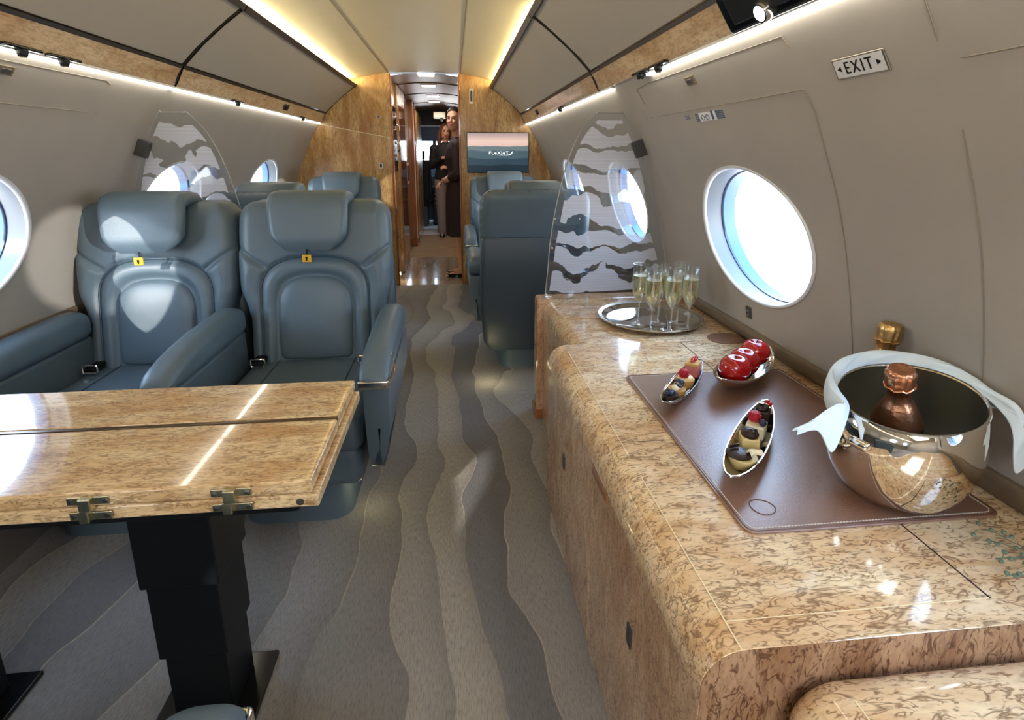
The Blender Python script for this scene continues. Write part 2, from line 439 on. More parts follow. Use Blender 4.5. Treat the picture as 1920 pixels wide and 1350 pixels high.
WA, WB, WZ = .305, .218, .995        # window opening half axes and centre height
WR = [-2.1, -.9, .34, 1.573, 2.80, 4.06]
WL = [-2.1, -.9, .34, 1.61, 2.86, 4.16]
def bounds(ws): return [Y0]+[(a+b)/2 for a, b in zip(ws, ws[1:])]+[YB]
def wall(side, ws, name):
    m = MB(); bd = bounds(ws); zlo, zhi = .66, 1.6
    for k, yc in enumerate(ws):
        a, b = bd[k], bd[k+1]
        th = sorted(set([2*PI*i/72 for i in range(72)]+[math.atan2(z-WZ, y-yc) % (2*PI) for y in (a, b) for z in (zlo, zhi)]))
        rings = []
        for t in [0, .03, .1, .2, .35, .5, .7, .85, 1]:
            ring = []
            for q in th:
                c, s_ = math.cos(q), math.sin(q)
                rr = min(((b-yc)/c if c > 1e-9 else (a-yc)/c if c < -1e-9 else 1e9), ((zhi-WZ)/s_ if s_ > 1e-9 else (zlo-WZ)/s_ if s_ < -1e-9 else 1e9))
                y = (1-t)*WA*c+t*rr*c; z = (1-t)*WB*s_+t*rr*s_
                ring.append((wx(side, WZ+z), yc+y, WZ+z))
            rings.append(ring)
        m.loft(rings, cap=False)
    # lower wall below the ledge
    n = len(LOW); m2 = MB()
    m2.grid(lambda u, v: (XC+side*LOW[min(n-1, int(round(u*(n-1))))][1], Y0+v*(YB-Y0), LOW[min(n-1, int(round(u*(n-1))))][0]), n-1, 1)
    m.loft([[(XC+side*u, y, z) for u, z in ((.905, 1.585), (.97, 1.60), (.95, 1.74), (.73, 1.95), (.685, 1.898))] for y in (Y0, YB)], cap=False, closed=False)
    struct(m.build(name, M['wall'], sm=60))
    struct(m2.build(name+'_lower', M['carpet_wall'], sm=60))
wall(1, WR, 'wall_right'); wall(-1, WL, 'wall_left')
# ledge trim running along both walls
for side in (1, -1):
    m = MB()
    pr = [(1.305, .595), (1.285, .602), (1.268, .622), (1.252, .652), (1.256, .664), (1.272, .668), (1.32, .66), (1.32, .595)]
    m.prism([(XC+side*u, z) for u, z in pr], 'y', Y0, YB)
    struct(m.build('trim_%d' % (1 if side > 0 else 2), M['ledge'], sm=50))
# ceiling
m = MB(); prof = [(-u, z) for u, z in reversed(CEI)]+CEI[1:]
n = len(prof)
m.grid(lambda u, v: (XC+prof[int(round(u*(n-1)))][0], Y0+v*(YB-Y0), prof[int(round(u*(n-1)))][1]), n-1, 1)
struct(m.build('ceiling', M['ceil'], sm=60))
k = 3
for u in (-.315, .33):
    z = lerp(CEI, abs(u))
    struct(MB().box((XC+u, (Y0+YB)/2, z-.0005), (.006, YB-Y0, .003)).build('trim_%d' % k, M['ledge'], sm=0)); k += 1
# rear wall (behind the camera)
out = [(XC+u, z) for z, u in LOW]+[(XC+u, z) for z, u in UW]+[(XC+u, z) for u, z in reversed(CEI)]
full = out+[(2*XC-x, z) for x, z in reversed(out)]
struct(MB().prism(full, 'y', Y0-.05, Y0).build('wall_back', M['bin'], sm=0))
# burl bulkhead with the opening between two halves
def half(side, xdoor):
    p = [(xdoor, 0)]+[(XC+side*(u+.02), z) for z, u in LOW]+[(XC+side*(u+.02), z) for z, u in UW[:-8]]
    p += [(XC+side*.98, 1.56), (XC+side*.92, 1.68), (XC+side*.70, 1.87)]
    p += [(XC+side*u, z+.004) for u, z in reversed(CEI) if u > abs(xdoor-XC)]+[(xdoor, lerp(CEI, abs(xdoor-XC))+.004)]
    return p
struct(MB().prism(half(-1, -.56), 'y', YB, YB+.05).build('wall_front', M['burl_bulk'], sm=0))
struct(MB().prism(half(1, .07), 'y', YB, YB+.05).build('wall_front', M['burl_bulk'], sm=0))
struct(MB().box((-.553, YB+.03, .98), (.016, .085, 1.95)).build('trim_5', M['wood_red'], bev=.004))
struct(MB().box((.063, YB+.03, .98), (.016, .085, 1.95)).build('trim_6', M['wood_red'], bev=.004))
m = MB(); m.tube([(XC-.95, YB-.002, 1.517), (-.565, YB-.002, 1.40)], .003, 6)
struct(m.build('trim_7', M['inlay']))

# wall panel joint lines
def wline(name, side, pts, r=.0013, mat='ledge'):
    P = []
    for (y0, z0), (y1, z1) in zip(pts, pts[1:]):
        nn = max(1, int(math.hypot(y1-y0, z1-z0)/.04))
        for i in range(nn): P.append((y0+(y1-y0)*i/nn, z0+(z1-z0)*i/nn))
    P.append(pts[-1])
    struct(MB().tube([(wx(side, z, .0011), y, z) for y, z in P], r, 6).build(name, M[mat]))
M['jline'] = pm('panel_joint', hexc(138, 128, 112), .6)
wline('trim_8', 1, [(2.14, 1.391), (1.155, 1.391), (1.144, 1.34), (1.148, 1.1), (1.151, .67)], mat='jline')
wline('trim_9', 1, [(2.08, 1.44), (2.08, 1.496), (1.94, 1.503), (1.155, 1.498), (1.145, 1.475)], mat='jline')
wline('trim_10', 1, [(.808, 1.50), (.812, 1.394), (.4, 1.395)], mat='jline')
wline('trim_11', 1, [(.808, 1.29), (.815, .9), (.82, .67)], r=.0008, mat='jline')
wline('trim_12', -1, [(1.0, 1.496), (2.08, 1.503), (2.11, 1.492)], mat='jline')
wline('trim_13', -1, [(1.0, 1.388), (2.11, 1.396)], mat='jline')

# windows
def window(i, side, yc, shade=False):
    t = bpy.data.objects.new('window_%d' % i, None); COL.objects.link(t); struct(t)
    x0 = wx(side, WZ); t.location = (x0, yc, WZ)
    th = [2*PI*j/64 for j in range(64)]
    def el(s, dx): return [(wx(side, WZ+WB*s*math.sin(q))+side*dx-x0, WA*s*math.cos(q), WB*s*math.sin(q)) for q in th]
    MB().loft([el(1.0, .004), el(1.022, -.002), el(1.018, -.006), el(.995, -.007), el(.972, -.001), el(.970, .006)], cap=False).build('window_rim', M['rim'], t, sm=80)
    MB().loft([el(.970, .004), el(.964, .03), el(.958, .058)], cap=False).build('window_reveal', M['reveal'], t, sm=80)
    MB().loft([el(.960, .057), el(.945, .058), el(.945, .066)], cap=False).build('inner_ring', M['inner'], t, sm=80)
    MB().loft([el(.948, .064), el(.945, .108)], cap=False).build('outer_reveal', M['outer'], t, sm=80)
    e = el(.947, .105); MB().add(e, [tuple(range(64))]).build('pane', M['pane'], t, sm=0)
    if shade:  # closed sheet added in out-of-view windows to block stray sun patches
        MB().add(el(.952, .06), [tuple(range(64))]).build('shade', M['blocker'], t, sm=0)
M['outer'] = pm('blue_reflection_gap', hexc(74, 108, 156), .5)  # reflection in the gap between the panes, painted as blue
wi = 1
for side, ws in ((1, WR), (-1, WL)):
    for yc in ws:
        window(wi, side, yc, shade=((side < 0 and abs(yc-.34) < .01) or (side > 0 and abs(yc+.9) < .01))); wi += 1

# overhead bins: one thing each
DOOR = [(.604, 1.852), (.66, 1.812), (.74, 1.748), (.82, 1.680), (.88, 1.620)]
def bin_(side, y0, y1, label):
    yc = (y0+y1)/2
    t = thing('overhead_bin', label, 'overhead locker', (XC+side*.8, yc, 1.6), 0)
    def X(u): return side*(u-.8)
    h = (y1-y0)/2; Z = 1.6
    d = [(X(u), z-Z) for u, z in DOOR]; nrm = (.036, .046)
    back = [(X(u+nrm[0]*.5), z+nrm[1]*.5-Z) for u, z in reversed(DOOR)]
    MB().prism(d+back, 'y', -h+.006, h-.006).build('bin_door', M['bin'], t, sm=20, bev=.004)
    # dark trim frame: along the top, the bottom and the sides
    fr = MB()
    fr.prism([(X(.592), 1.858-Z), (X(.607), 1.834-Z), (X(.622), 1.848-Z), (X(.608), 1.864-Z)], 'y', -h, h)
    fr.prism([(X(.879), 1.616-Z), (X(.884), 1.604-Z), (X(.905), 1.612-Z), (X(.90), 1.63-Z)], 'y', -h, h)
    fr.build('bin_trim', M['gap'], t, sm=0)
    v = [(.884, 1.606), (.903, 1.580), (.914, 1.556), (.920, 1.540), (.926, 1.534), (.950, 1.534), (.955, 1.58), (.93, 1.62), (.9, 1.63)]
    MB().prism([(X(u), z-Z) for u, z in v], 'y', -h+.004, h-.004).build('valance', M['burl_val'], t, sm=40)
    e = [(.606, 1.846), (.70, 1.777), (.79, 1.703), (.882, 1.612), (.916, 1.547), (.926, 1.533), (.955, 1.533), (.955, 1.6), (.9, 1.66), (.7, 1.83)]
    for ys in (-h, h-.005):
        MB().prism([(X(u), z-Z) for u, z in e], 'y', ys, ys+.005).build('end_cap', M['gap'], t, sm=0)
    for u in (.0,):
        sp = MB().tube([(X(.63)-side*.0, -h+.7, 1.834-Z), (X(.86), -h+.7, 1.639-Z)], .0015, 6)
    return t
SEAM = 2.49
bin_(-1, Y0, SEAM-.006, 'near taupe overhead locker above the left wall, cut off by the frame')
bin_(-1, SEAM+.006, YB-.006, 'far taupe overhead locker above the left wall, ending at the burl bulkhead')
bin_(1, Y0, SEAM-.006, 'near taupe overhead locker above the credenza on the right')
bin_(1, SEAM+.006, YB-.006, 'far taupe overhead locker on the right, ending above the wall screen')
# light strips under the bins
def strip(side, y0, y1, label):
    t = thing('light_strip', label, 'strip light', (XC+side*.937, (y0+y1)/2, 1.526))
    MB().box((0, 0, .004), (.022, y1-y0, .008)).build('housing', M['white'], t, sm=0)
    MB().box((0, 0, -.004), (.016, y1-y0-.02, .008)).build('diffuser', M['led'], t, sm=0)
strip(-1, Y0, SEAM, 'bright light strip under the near left locker')
strip(-1, SEAM+.01, YB-.02, 'bright light strip under the far left locker')
strip(1, Y0, 1.90, 'bright light strip under the near right locker')
strip(1, 2.31, YB-.02, 'bright light strip under the far right locker')
# reading lamps hanging below the valances
def lamp(side, y, label, slot=True):
    z = 1.535
    t = thing('reading_lamp', label, 'reading light', (XC+side*.918, y, z), 0, 'reading lights under the lockers')
    a = MB(); a.rbox((0, 0, -.001), (.024, .13, .010), .004); a.build('slot_plate', M['blackgloss'], t)
    a = MB().lathe([(.0, -.024), (.010, -.024), (.012, -.020), (.015, -.010), (.013, -.003), (.0, -.003)], 20); a.build('lamp_head', M['black'], t)
    a = MB().lathe([(.0, -.0262), (.008, -.026), (.009, -.0235), (0, -.0235)], 16); a.build('lens', M['chrome'], t)
for side, y, lb in ((-1, 1.66, 'black reading lamp under the left locker, nearest of the left row'), (-1, 1.82, 'second black reading lamp under the left locker, counting from the camera'),
                    (-1, 3.14, 'black reading lamp at the middle of the left light strip'), (-1, 4.42, 'black reading lamp under the left locker, nearest the bulkhead'),
                    (1, 1.92, 'black reading lamp under the right locker, left one of the near pair'), (1, 1.75, 'black reading lamp under the right locker, right one of the near pair'),
                    (1, 3.36, 'black reading lamp under the far right locker above the glass divider')):
    lamp(side, y, lb)
# small dark outlet boxes on the valances
def vbox(side, y, label):
    t = thing('air_outlet', label, 'air outlet', (XC+side*.912, y, 1.572))
    rm = Matrix.Rotation(side*math.radians(58), 3, 'Y')
    MB().rbox((0, 0, 0), (.05, .12, .016), .005, rot=rm).build('faceplate', M['darkgrey'], t)
    MB().rbox(rm @ Vector((0, -.01, -.008)) if side < 0 else rm @ Vector((0, -.01, -.008)), (.03, .06, .012), .004, rot=rm).build('nozzle', M['black'], t)
vbox(-1, 3.97, 'dark square air outlet on the burl strip of the far left locker')
vbox(1, 4.22, 'dark square air outlet on the burl strip of the far right locker')
# dark service panel with round lamp at the top right
t = thing('service_panel', 'glossy black service panel with a round lit lamp at top right', 'service panel', (XC+.905, 1.08, 1.575))
rm = Matrix.Rotation(math.radians(56), 3, 'Y')
MB().rbox((0, 0, 0), (.105, .44, .03), .014, 4, rot=rm).build('panel_body', M['blackgloss'], t)
MB().rbox(rm @ Vector((-.005, 0, -.012)), (.07, .36, .012), .005, rot=rm).build('panel_inset', M['black'], t)
q = rm @ Vector((.026, .06, -.02))
MB().lathe([(0, -.008), (.021, -.008), (.024, 0), (.024, .012), (0, .012)], 24, q, M=rm).build('lamp_bezel', M['chrome'], t)
MB().lathe([(0, -.011), (.014, -.0105), (.017, -.008), (0, -.007)], 20, q, M=rm).build('lamp_lens', M['lamp'], t)
q = rm @ Vector((.028, -.10, -.018))
MB().lathe([(0, -.010), (.012, -.010), (.018, -.002), (.022, .01), (0, .01)], 20, q, M=rm).build('air_nozzle', M['darkgrey'], t)

# wall fittings --------------------------------------------------------
def wall_frame(side, y, z):
    """matrix whose local x runs along the wall (to the right as seen from inside), y up the wall, z out into the cabin"""
    dz = .03; du = (uw(z+dz)-uw(z-dz))/(2*dz)
    up = Vector((side*du, 0, 1)).normalized(); al = Vector((0, -side, 0)); n = al.cross(up)
    m = Matrix((al, up, n)).transposed().to_4x4(); m.translation = Vector((wx(side, z), y, z)); return m
def fitting(name, label, cat, side, y, z):
    t = thing(name, label, cat); t.matrix_world = wall_frame(side, y, z); return t
t = fitting('exit_sign', 'white lit exit sign with two arrows on the upper right wall', 'sign', 1, .978, 1.415)
fr = MB().rbox((0, 0, .001), (.130, .043, .007), .002); fr.build('sign_frame', M['satin'], t)
MB().box((0, 0, .0042), (.121, .036, .0016)).build('sign_face', M['exit'], t, sm=0)
text_mesh('lettering', 'EXIT', .035, M['black'], t, Matrix.Translation((0, -.0005, .0056)) @ Matrix.Diagonal((.80, 1, 1, 1)), space=1.3)
for s in (-1, 1): MB().add([(s*.055, 0, .0056), (s*.044, .006, .0056), (s*.044, -.006, .0056)], [(0, 1, 2)]).build('arrow', M['black'], t, sm=0)
t = fitting('placard', 'small blue and white pictogram placard on the right wall above the large window', 'placard', 1, 1.621, 1.367)
MB().box((-.012, 0, .001), (.108, .028, .002)).build('card', M['white'], t, sm=0)
a = MB()
sp = MB()
for x, w, n in ((-.078, .024, 5), (.067, .046, 5), (-.150, .034, 3)):
    for j in range(n): (a if n == 5 else sp).box((x, .0115-.0055*j, .0022 if n == 5 else .0008), (w, .0026, .0008))
sp.build('small_print', M['blueink'], t, sm=0)
for x in (-.041, -.012):
    a.tube([(x+.010*math.cos(q*PI/8), -.002+.0080*math.sin(q*PI/8), .0024) for q in range(16)], .0013, 5, loop=True)
a.box((.021, -.001, .0022), (.014, .022, .0006)); a.ball((.021, .013, .002), (.008, .004, .001), 8)
a.build('print', M['blueink'], t, sm=0)
t = fitting('wall_latch', 'small dark recessed latch on the right wall under the light strip', 'latch', 1, 1.635, 1.472)
MB().rbox((0, 0, .002), (.056, .028, .006), .0025).build('latch_plate', M['ledge'], t); MB().rbox((0, -.001, .005), (.034, .014, .005), .002).build('latch_slider', M['darkgrey'], t)
t = fitting('wall_latch', 'small dark recessed latch on the left wall at the frame edge', 'latch', -1, 1.663, 1.478)
MB().rbox((0, 0, .002), (.056, .028, .006), .0025).build('latch_plate', M['ledge'], t); MB().rbox((0, -.001, .005), (.034, .014, .005), .002).build('latch_slider', M['darkgrey'], t)
t = fitting('wall_socket', 'small dark socket on the right wall below the large window', 'socket', 1, 1.634, .722)
MB().rbox((0, 0, .002), (.032, .044, .006), .003).build('socket_plate', M['darkgrey'], t)
a = MB(); a.box((0, .008, .0055), (.012, .008, .002)); a.box((0, -.010, .0055), (.012, .008, .002)); a.build('port', M['satin'], t, sm=0)
# bulkhead fittings
for x, z, w, h, mt, lb in ((-.672, 1.150, .034, .048, 'darkgrey', 'small dark switch on the left burl bulkhead above the seat'), (-.668, 1.583, .034, .022, 'satin', 'small metal switch plate high on the left burl bulkhead'),
                           (.176, 1.772, .036, .135, 'satin', 'tall narrow metal plate high on the right burl bulkhead')):
    t = thing('switch_plate', lb, 'switch', (x, YB-.001, z))
    MB().rbox((0, -.002, 0), (w, .006, h), .002).build('plate', M['white'] if mt == 'darkgrey' else M[mt], t)
    MB().rbox((0, -.005, 0), (w*.55, .006, h*.7), .002).build('rocker', M['black'] if mt == 'darkgrey' else M['darkgrey'], t)
# screen
t = thing('wall_screen', 'flat screen on the right bulkhead showing hazy mountains at dusk', 'screen', (.419, YB-.03, 1.268))
MB().rbox((0, .012, 0), (.585, .030, .370), .004).build('screen_bezel', M['blackgloss'], t)
MB().box((0, -.0045, 0), (.572, .002, .357)).build('screen_face', M['screen'], t, sm=0)
RX = Matrix.Rotation(PI/2, 4, 'X')
text_mesh('logo_lettering', 'FLeXJeT', .047, M['logo'], t, Matrix.Translation((.005, -.0065, -.003)) @ RX @ Matrix.Diagonal((1.05, .8, 1, 1)), space=1.12)
a = MB(); P = [(.135, .016), (.128, .002), (.115, -.012), (.095, -.019), (.06, -.0215), (-.02, -.0225), (.06, -.0245), (.10, -.0235), (.122, -.0165), (.134, -.004)]
a.prism(P, 'y', -.0068, -.0062); a.build('logo_swoosh', M['logo'], t, sm=0)

struct(MB().prism([(-.57, 1.963), (.08, 1.963), (.08, 2.05), (-.57, 2.05)], 'y', YB+.045, YB+.06).build('trim_30', M['gap'], sm=0))
# ------------------------------------------------------------------ seats (local: faces -Y, origin on the floor where back meets cushion)
HB, ZB, ZT = .300, .40, 1.068
def half_w(z):
    w = lerp([(.40, .262), (.60, .262), (.66, .275), (.72, .297), (.80, .302), (.95, .300), (1.068, .292)], z)
    if z > .998: w -= .07*(1-math.sqrt(max(0, 1-((z-.998)/.0701)**2)))
    return w
def lean(z): return .02+.12*(z-.40)/.685
def arch(x, z, hw, ztop, zc):
    e = 2.7
    if z < zc: g = abs(x)/hw-1; return g*hw
    g = ((abs(x)/hw)**e+((z-zc)/(ztop-zc))**e)**(1/e)-1
    return g*hw*.9
def segd(px, pz, a, b):
    ax, az = a; bx, bz = b; dx, dz = bx-ax, bz-az
    t = max(0, min(1, ((px-ax)*dx+(pz-az)*dz)/(dx*dx+dz*dz)))
    return math.hypot(px-ax-t*dx, pz-az-t*dz)
def front_h(x, z):
    w = half_w(z)
    de = min(w-abs(x), ZT-z+.002)
    q = max(0, min(1, de/.06)); h = .062*math.sqrt(max(0, 1-(1-q)**2))
    d = arch(x, z, .212, .850, .69)
    h -= .011*math.exp(-(d/.0085)**2)
    if d > 0:
        dv = segd(abs(x), z, (.196, .813), (.31, .893))
        h -= .013*math.exp(-(dv/.0095)**2)
        bl = max(0, min(1, .5+(.813+(abs(x)-.196)*.7-z)/.02)); bl = bl*bl*(3-2*bl)
        h += (.004+.012*bl)*min(1, d/.05)
    else:
        h += .010*min(1, -d/.03)
        d2 = arch(x, z, .150, .778, .64)
        h -= .016*math.exp(-(max(d2, 0)/.016)**2) if d2 > 0 else .016
    return max(h, 0)
def back_mesh():
    m = MB(); nu, nv = 96, 112
    def zz(v): return ZB+(ZT-ZB)*v
    def fr(u, v):
        z = zz(v); x = (2*u-1)*half_w(z); return (x, lean(z)-front_h(x, z), z)
    m.grid(fr, nu, nv)
    D = .10
    def bk(u, v):
        z = zz(v); w = half_w(z); x = (2*u-1)*w
        q = max(0, min(1, min(w-abs(x), ZT-z)/.05)); return (x, lean(z)+D-.04+.04*math.sqrt(max(0, 1-(1-q)**2)), z)
    m.grid(lambda u, v: bk(1-u, v), 36, 42)
    # rim between front and back
    per = [(u/nu, 0) for u in range(nu)]+[(1, v/nv) for v in range(nv)]+[(1-u/nu, 1) for u in range(nu)]+[(0, 1-v/nv) for v in range(nv)]
    m.loft([[fr(*p) for p in per], [bk(*p) for p in per]], cap=False)
    return m
def arch_path(hw, ztop, zc, zb, y_off, n=28):
    e = 2.7; P = [(-hw, zb+(zc-zb)*i/8) for i in range(8)]
    for i in range(n+1):
        a = PI-PI*i/n; c, s = math.cos(a), math.sin(a)
        P.append((hw*math.copysign(abs(c)**(2/e), c), zc+(ztop-zc)*abs(s)**(2/e)))
    P += [(hw, zc-(zc-zb)*i/8) for i in range(1, 9)]
    return [(x, lean(z)-front_h(x, z)-y_off, z) for x, z in P]
def arm_parts(side, kind, t):
    """armrest as a part (kind 'aisle' has a full side panel)"""
    x0, x1 = (.236, .316) if kind == 'wall_side' else (.268, .352)
    pad = [(-.01, .640), (-.04, .664), (-.10, .672), (-.24, .672), (-.40, .662), (-.50, .648), (-.565, .630), (-.598, .608), (-.606, .585), (-.604, .560), (-.01, .560)]
    top = sorted([(y, z) for y, z in pad if z > .561]); rings = []; xm, hw = (x0+x1)/2+.003, (x1-x0)/2+.006
    for y, f in ((-.008, .30), (-.012, .62), (-.022, .86), (-.045, 1), (-.10, 1), (-.2, 1), (-.32, 1), (-.42, 1), (-.50, 1), (-.55, 1), (-.575, .985), (-.592, .93), (-.603, .80), (-.608, .55), (-.610, .25)):
        zt = lerp([(-.61, .600), (-.575, .628), (-.52, .645), (-.42, .660), (-.30, .670), (-.10, .673), (0, .665)], y); hz = zt-.556
        rings.append([(side*(xm+px*(.6+.4*f)), y, .556+hz*.42+(pz-(.0))*1.0) for px, pz in [(a_*1.0, (b_*f if b_ > 0 else b_*f)+.08*hz) for a_, b_ in rrect(2*hw, hz, .036, 6)]])
    m = MB(); m.loft(rings)
    a = m.build('armrest', M['leather'], t, sm=70)
    if kind == 'aisle':
        sh = [(-.0, .558), (-.602, .558), (-.602, .50), (-.594, .42), (-.575, .33), (-.545, .265), (-.51, .238), (-.46, .230), (-.2, .232), (-.02, .28), (.01, .42)]
        m = MB(); K = 14
        rings = []
        for k in range(K+1):
            f = k/K; x = x0+.012+(x1+.006-x0-.012)*f
            rings.append([(side*(x-(.055*max(0, (.46-z)/.23)**2 if f > .5 else 0)), y, z) for y, z in sh])
        m.loft(rings); m.build('side_panel', M['leather'], t, bev=.02, seg=4, sm=60)
        b = MB(); b.rbox((side*((x0+x1)/2+.003), -.560, .572), (x1-x0+.010, .102, .028), .006); b.build('metal_band', M['chrome'], a)
        b = MB(); b.rbox((side*(x1+.004), -.485, .590), (.008, .024, .080), .003); b.rbox((side*(x1+.010), -.482, .583), (.006, .012, .045), .002); b.build('recline_lever', M['chrome'], a)
    else:
        m = MB(); m.prism([(.0, .558), (-.59, .558), (-.59, .30), (.0, .30)], 'x', side*(x0+.012), side*(x1-.012)); m.build('side_panel', M['leather'], t, bev=.012, seg=3)
def make_seat(label, loc, arms=((1, 'aisle'), (-1, 'plain')), tagged=True, group=None):
    t = thing('cabin_seat', label, 'seat', loc, 0, group)
    back_mesh().build('backrest', M['leather'], t, sm=50)
    MB().tube(arch_path(.212, .850, .69, .46, .004), .0032, 6).build('piping', M['piping'], t)
    # lumbar pad
    def lp(s, x, z): return s
    hw, zt, zc, zb = .146, .774, .642, .44
    outl = [(x, z) for x, y, z in arch_path(hw, zt, zc, zb, 0)]
    # round the two lower corners
    outl = [p for p in outl if p[1] > zb+.03]+[(hw-.006, zb+.012), (hw-.022, zb), (0, zb-.004), (-hw+.022, zb), (-hw+.006, zb+.012)]
    cx, cz = 0, .62; rings = []
    for s, d in ((1.0, .0), (1.0, .010), (.985, .020), (.95, .028), (.88, .034), (.7, .040), (.45, .044), (.2, .0455), (.02, .046)):
        rings.append([(cx+(x-cx)*s, lean(cz+(z-cz)*s)-.040-d, cz+(z-cz)*s) for x, z in outl])
    MB().loft(rings).build('lumbar_pad', M['leather'], t, sm=60)
    # headrest draped over the top
    P = [(y, z-.006+(.012 if z < .95 else 0), w*.85) for y, z, w in ((.175, 1.03, .172), (.170, 1.062, .178), (.150, 1.080, .180), (.10, 1.087, .181), (.055, 1.087, .181), (.030, 1.081, .181), (.016, 1.064, .180), (.010, 1.03, .179), (.002, .99, .176), (-.005, .955, .171), (-.009, .930, .162), (-.010, .912, .146), (-.006, .902, .118), (.004, .897, .09))]
    rings = []
    for k, (y, z, w) in enumerate(P):
        a = P[max(k-1, 0)]; b = P[min(k+1, len(P)-1)]
        ty, tz = b[0]-a[0], b[1]-a[1]; L = math.hypot(ty, tz); ny, nz = tz/L, -ty/L
        th = .030 if k not in (0, len(P)-1) else .012
        ring = []
        for px, pz in rrect(2*w, 2*th, min(th*.95, .028), 5):
            ring.append((px, y+ny*pz*1.0+.028*(-ny)*0, z+nz*pz))
        rings.append(ring)
    MB().loft(rings).build('headrest', M['leather'], t, sm=50)
    if tagged:
        h = MB(); h.box((.0, -.050, .882), (.006, .003, .03)); h.tube([(.004, -.052, .895), (.014, -.056, .885), (.004, -.056, .87)], .0014, 5)
        tg = h.build('tag_loop', M['black'], t, sm=0)
        k = MB().rbox((0, -.060, .862), (.034, .007, .030), .003).build('padlock_tag', M['yellow'], tg)
        h = MB(); h.rbox((0, -.0640, .864), (.008, .002, .010), .002); h.box((0, -.0640, .857), (.004, .002, .008)); h.build('keyhole', M['black'], k, sm=0)
    # cushion, base
    m = MB(); m.rbox((0, -.265, .374), (.52, .60, .125), .045, 5)
    c = m.build('seat_cushion', M['leather'], t, sm=60)
    m = MB()
    for x in (-.15, .15): m.tube([(x, -.02, .4375), (x, -.45, .4375), (x, -.535, .429), (x, -.562, .399)], .003, 6)
    m.build('cushion_seam', M['piping'], c)
    MB().rbox((0, -.235, .25), (.50, .60, .15), .04, 4).build('seat_base', M['leather'], t, sm=60)
    m = MB(); m.loft([[(x*s, -.20+y*s2, z) for x, y in rrect(.36, .50, .07, 4)] for s, s2, z in ((1.02, 1.02, 0), (1, 1, .02), (.96, .96, .10), (1.0, 1.0, .19))])
    m.build('pedestal', M['leather'], t, sm=50)
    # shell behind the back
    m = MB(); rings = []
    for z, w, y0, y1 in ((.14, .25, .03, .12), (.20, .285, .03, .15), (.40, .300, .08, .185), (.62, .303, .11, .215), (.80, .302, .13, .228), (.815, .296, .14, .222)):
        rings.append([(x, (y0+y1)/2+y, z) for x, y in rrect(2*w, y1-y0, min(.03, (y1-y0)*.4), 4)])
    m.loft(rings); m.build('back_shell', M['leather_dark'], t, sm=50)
    for s, kd in arms: arm_parts(s, kd, t)
    # belt buckles
    b = MB()
    b.tube([(.205+x, -.115, .462+y) for x, y in rrect(.052, .030, .006, 3)], .0035, 6, loop=True); b.box((.205, -.115, .452), (.02, .006, .012))
    b.rbox((.222, -.07, .47), (.030, .034, .018), .004)
    b.build('belt_buckle', M['chrome'], t)
    b = MB(); b.tube([(-.205+x, -.115, .462+y) for x, y in rrect(.052, .030, .006, 3)], .0035, 6, loop=True); b.build('belt_tongue', M['chrome'], t)
    MB().rbox((-.215, -.06, .456), (.045, .10, .010), .004).build('belt', M['black'], t); MB().rbox((.226, -.02, .462), (.04, .09, .012), .004).build('belt', M['black'], t)
    return t
SEATS = []
s1 = make_seat('blue-grey leather seat beside the aisle, right one of the front pair behind the table', (-.570, 2.10, 0))
s2 = make_seat('sunlit blue-grey leather seat next to the left window, behind the table', (-1.178, 2.10, 0), arms=((-1, 'wall_side'),))
far_proto = make_seat('blue-grey seat at the left bulkhead facing the camera', (-.935, 4.52, 0), tagged=False)
dup(far_proto, (.435, 4.52, 0), 0, 'blue-grey seat facing the camera under the wall screen').scale = (-1, 1, 1)
b1 = dup(far_proto, (.435, 2.98, 0), PI, 'dark blue-grey seat seen from behind, beside the glass divider on the right')
b2 = dup(far_proto, (-.945, 2.95, 0), PI, 'dark seat top seen from behind, beyond the left front pair')
b2.scale = (-1, 1, 1)
near = dup(far_proto, (-.622, -.073, 0), PI, 'corner of a grey seat armrest at the bottom edge in front of the table leg', skip=('backrest', 'headrest', 'lumbar_pad', 'piping', 'back_shell', 'belt_buckle', 'belt_tongue', 'belt'))
near.scale = (-1, 1, 1)
# ------------------------------------------------------------------ dining table
TX0, TX1, TY0, TY1, TZ = -1.46, -.262, .840, 1.262, .695
t = thing('dining_table', 'glossy burl folding table with black pedestal legs and metal hinges', 'table', (-.86, 1.05, 0))
ox, oy = -.86, 1.05
def leaf(y0, y1, z0, z1, x1, name, mt='burl_table'):
    cx = (TX0+x1)/2-ox
    return MB().rbox((cx, (y0+y1)/2-oy, (z0+z1)/2), (x1-TX0, y1-y0, z1-z0), .0045, 3).build(name, M[mt], t)
leaf(TY0, 1.060, TZ-.027, TZ, TX1, 'near_leaf')
leaf(1.073, TY1, TZ-.027, TZ, TX1, 'far_leaf')
leaf(TY0+.002, TY1, TZ-.056, TZ-.0295, TX1+.010, 'under_leaf')
MB().rbox(((TX0+TX1)/2-ox, 1.0665-oy, TZ-.012), (TX1-TX0-.004, .012, .024), .002).build('metal_strip', M['bronze'], t)
MB().rbox((-.83-ox, 1.06-oy, TZ-.075), (1.06, .36, .036), .006).build('support_rail', M['black'], t)
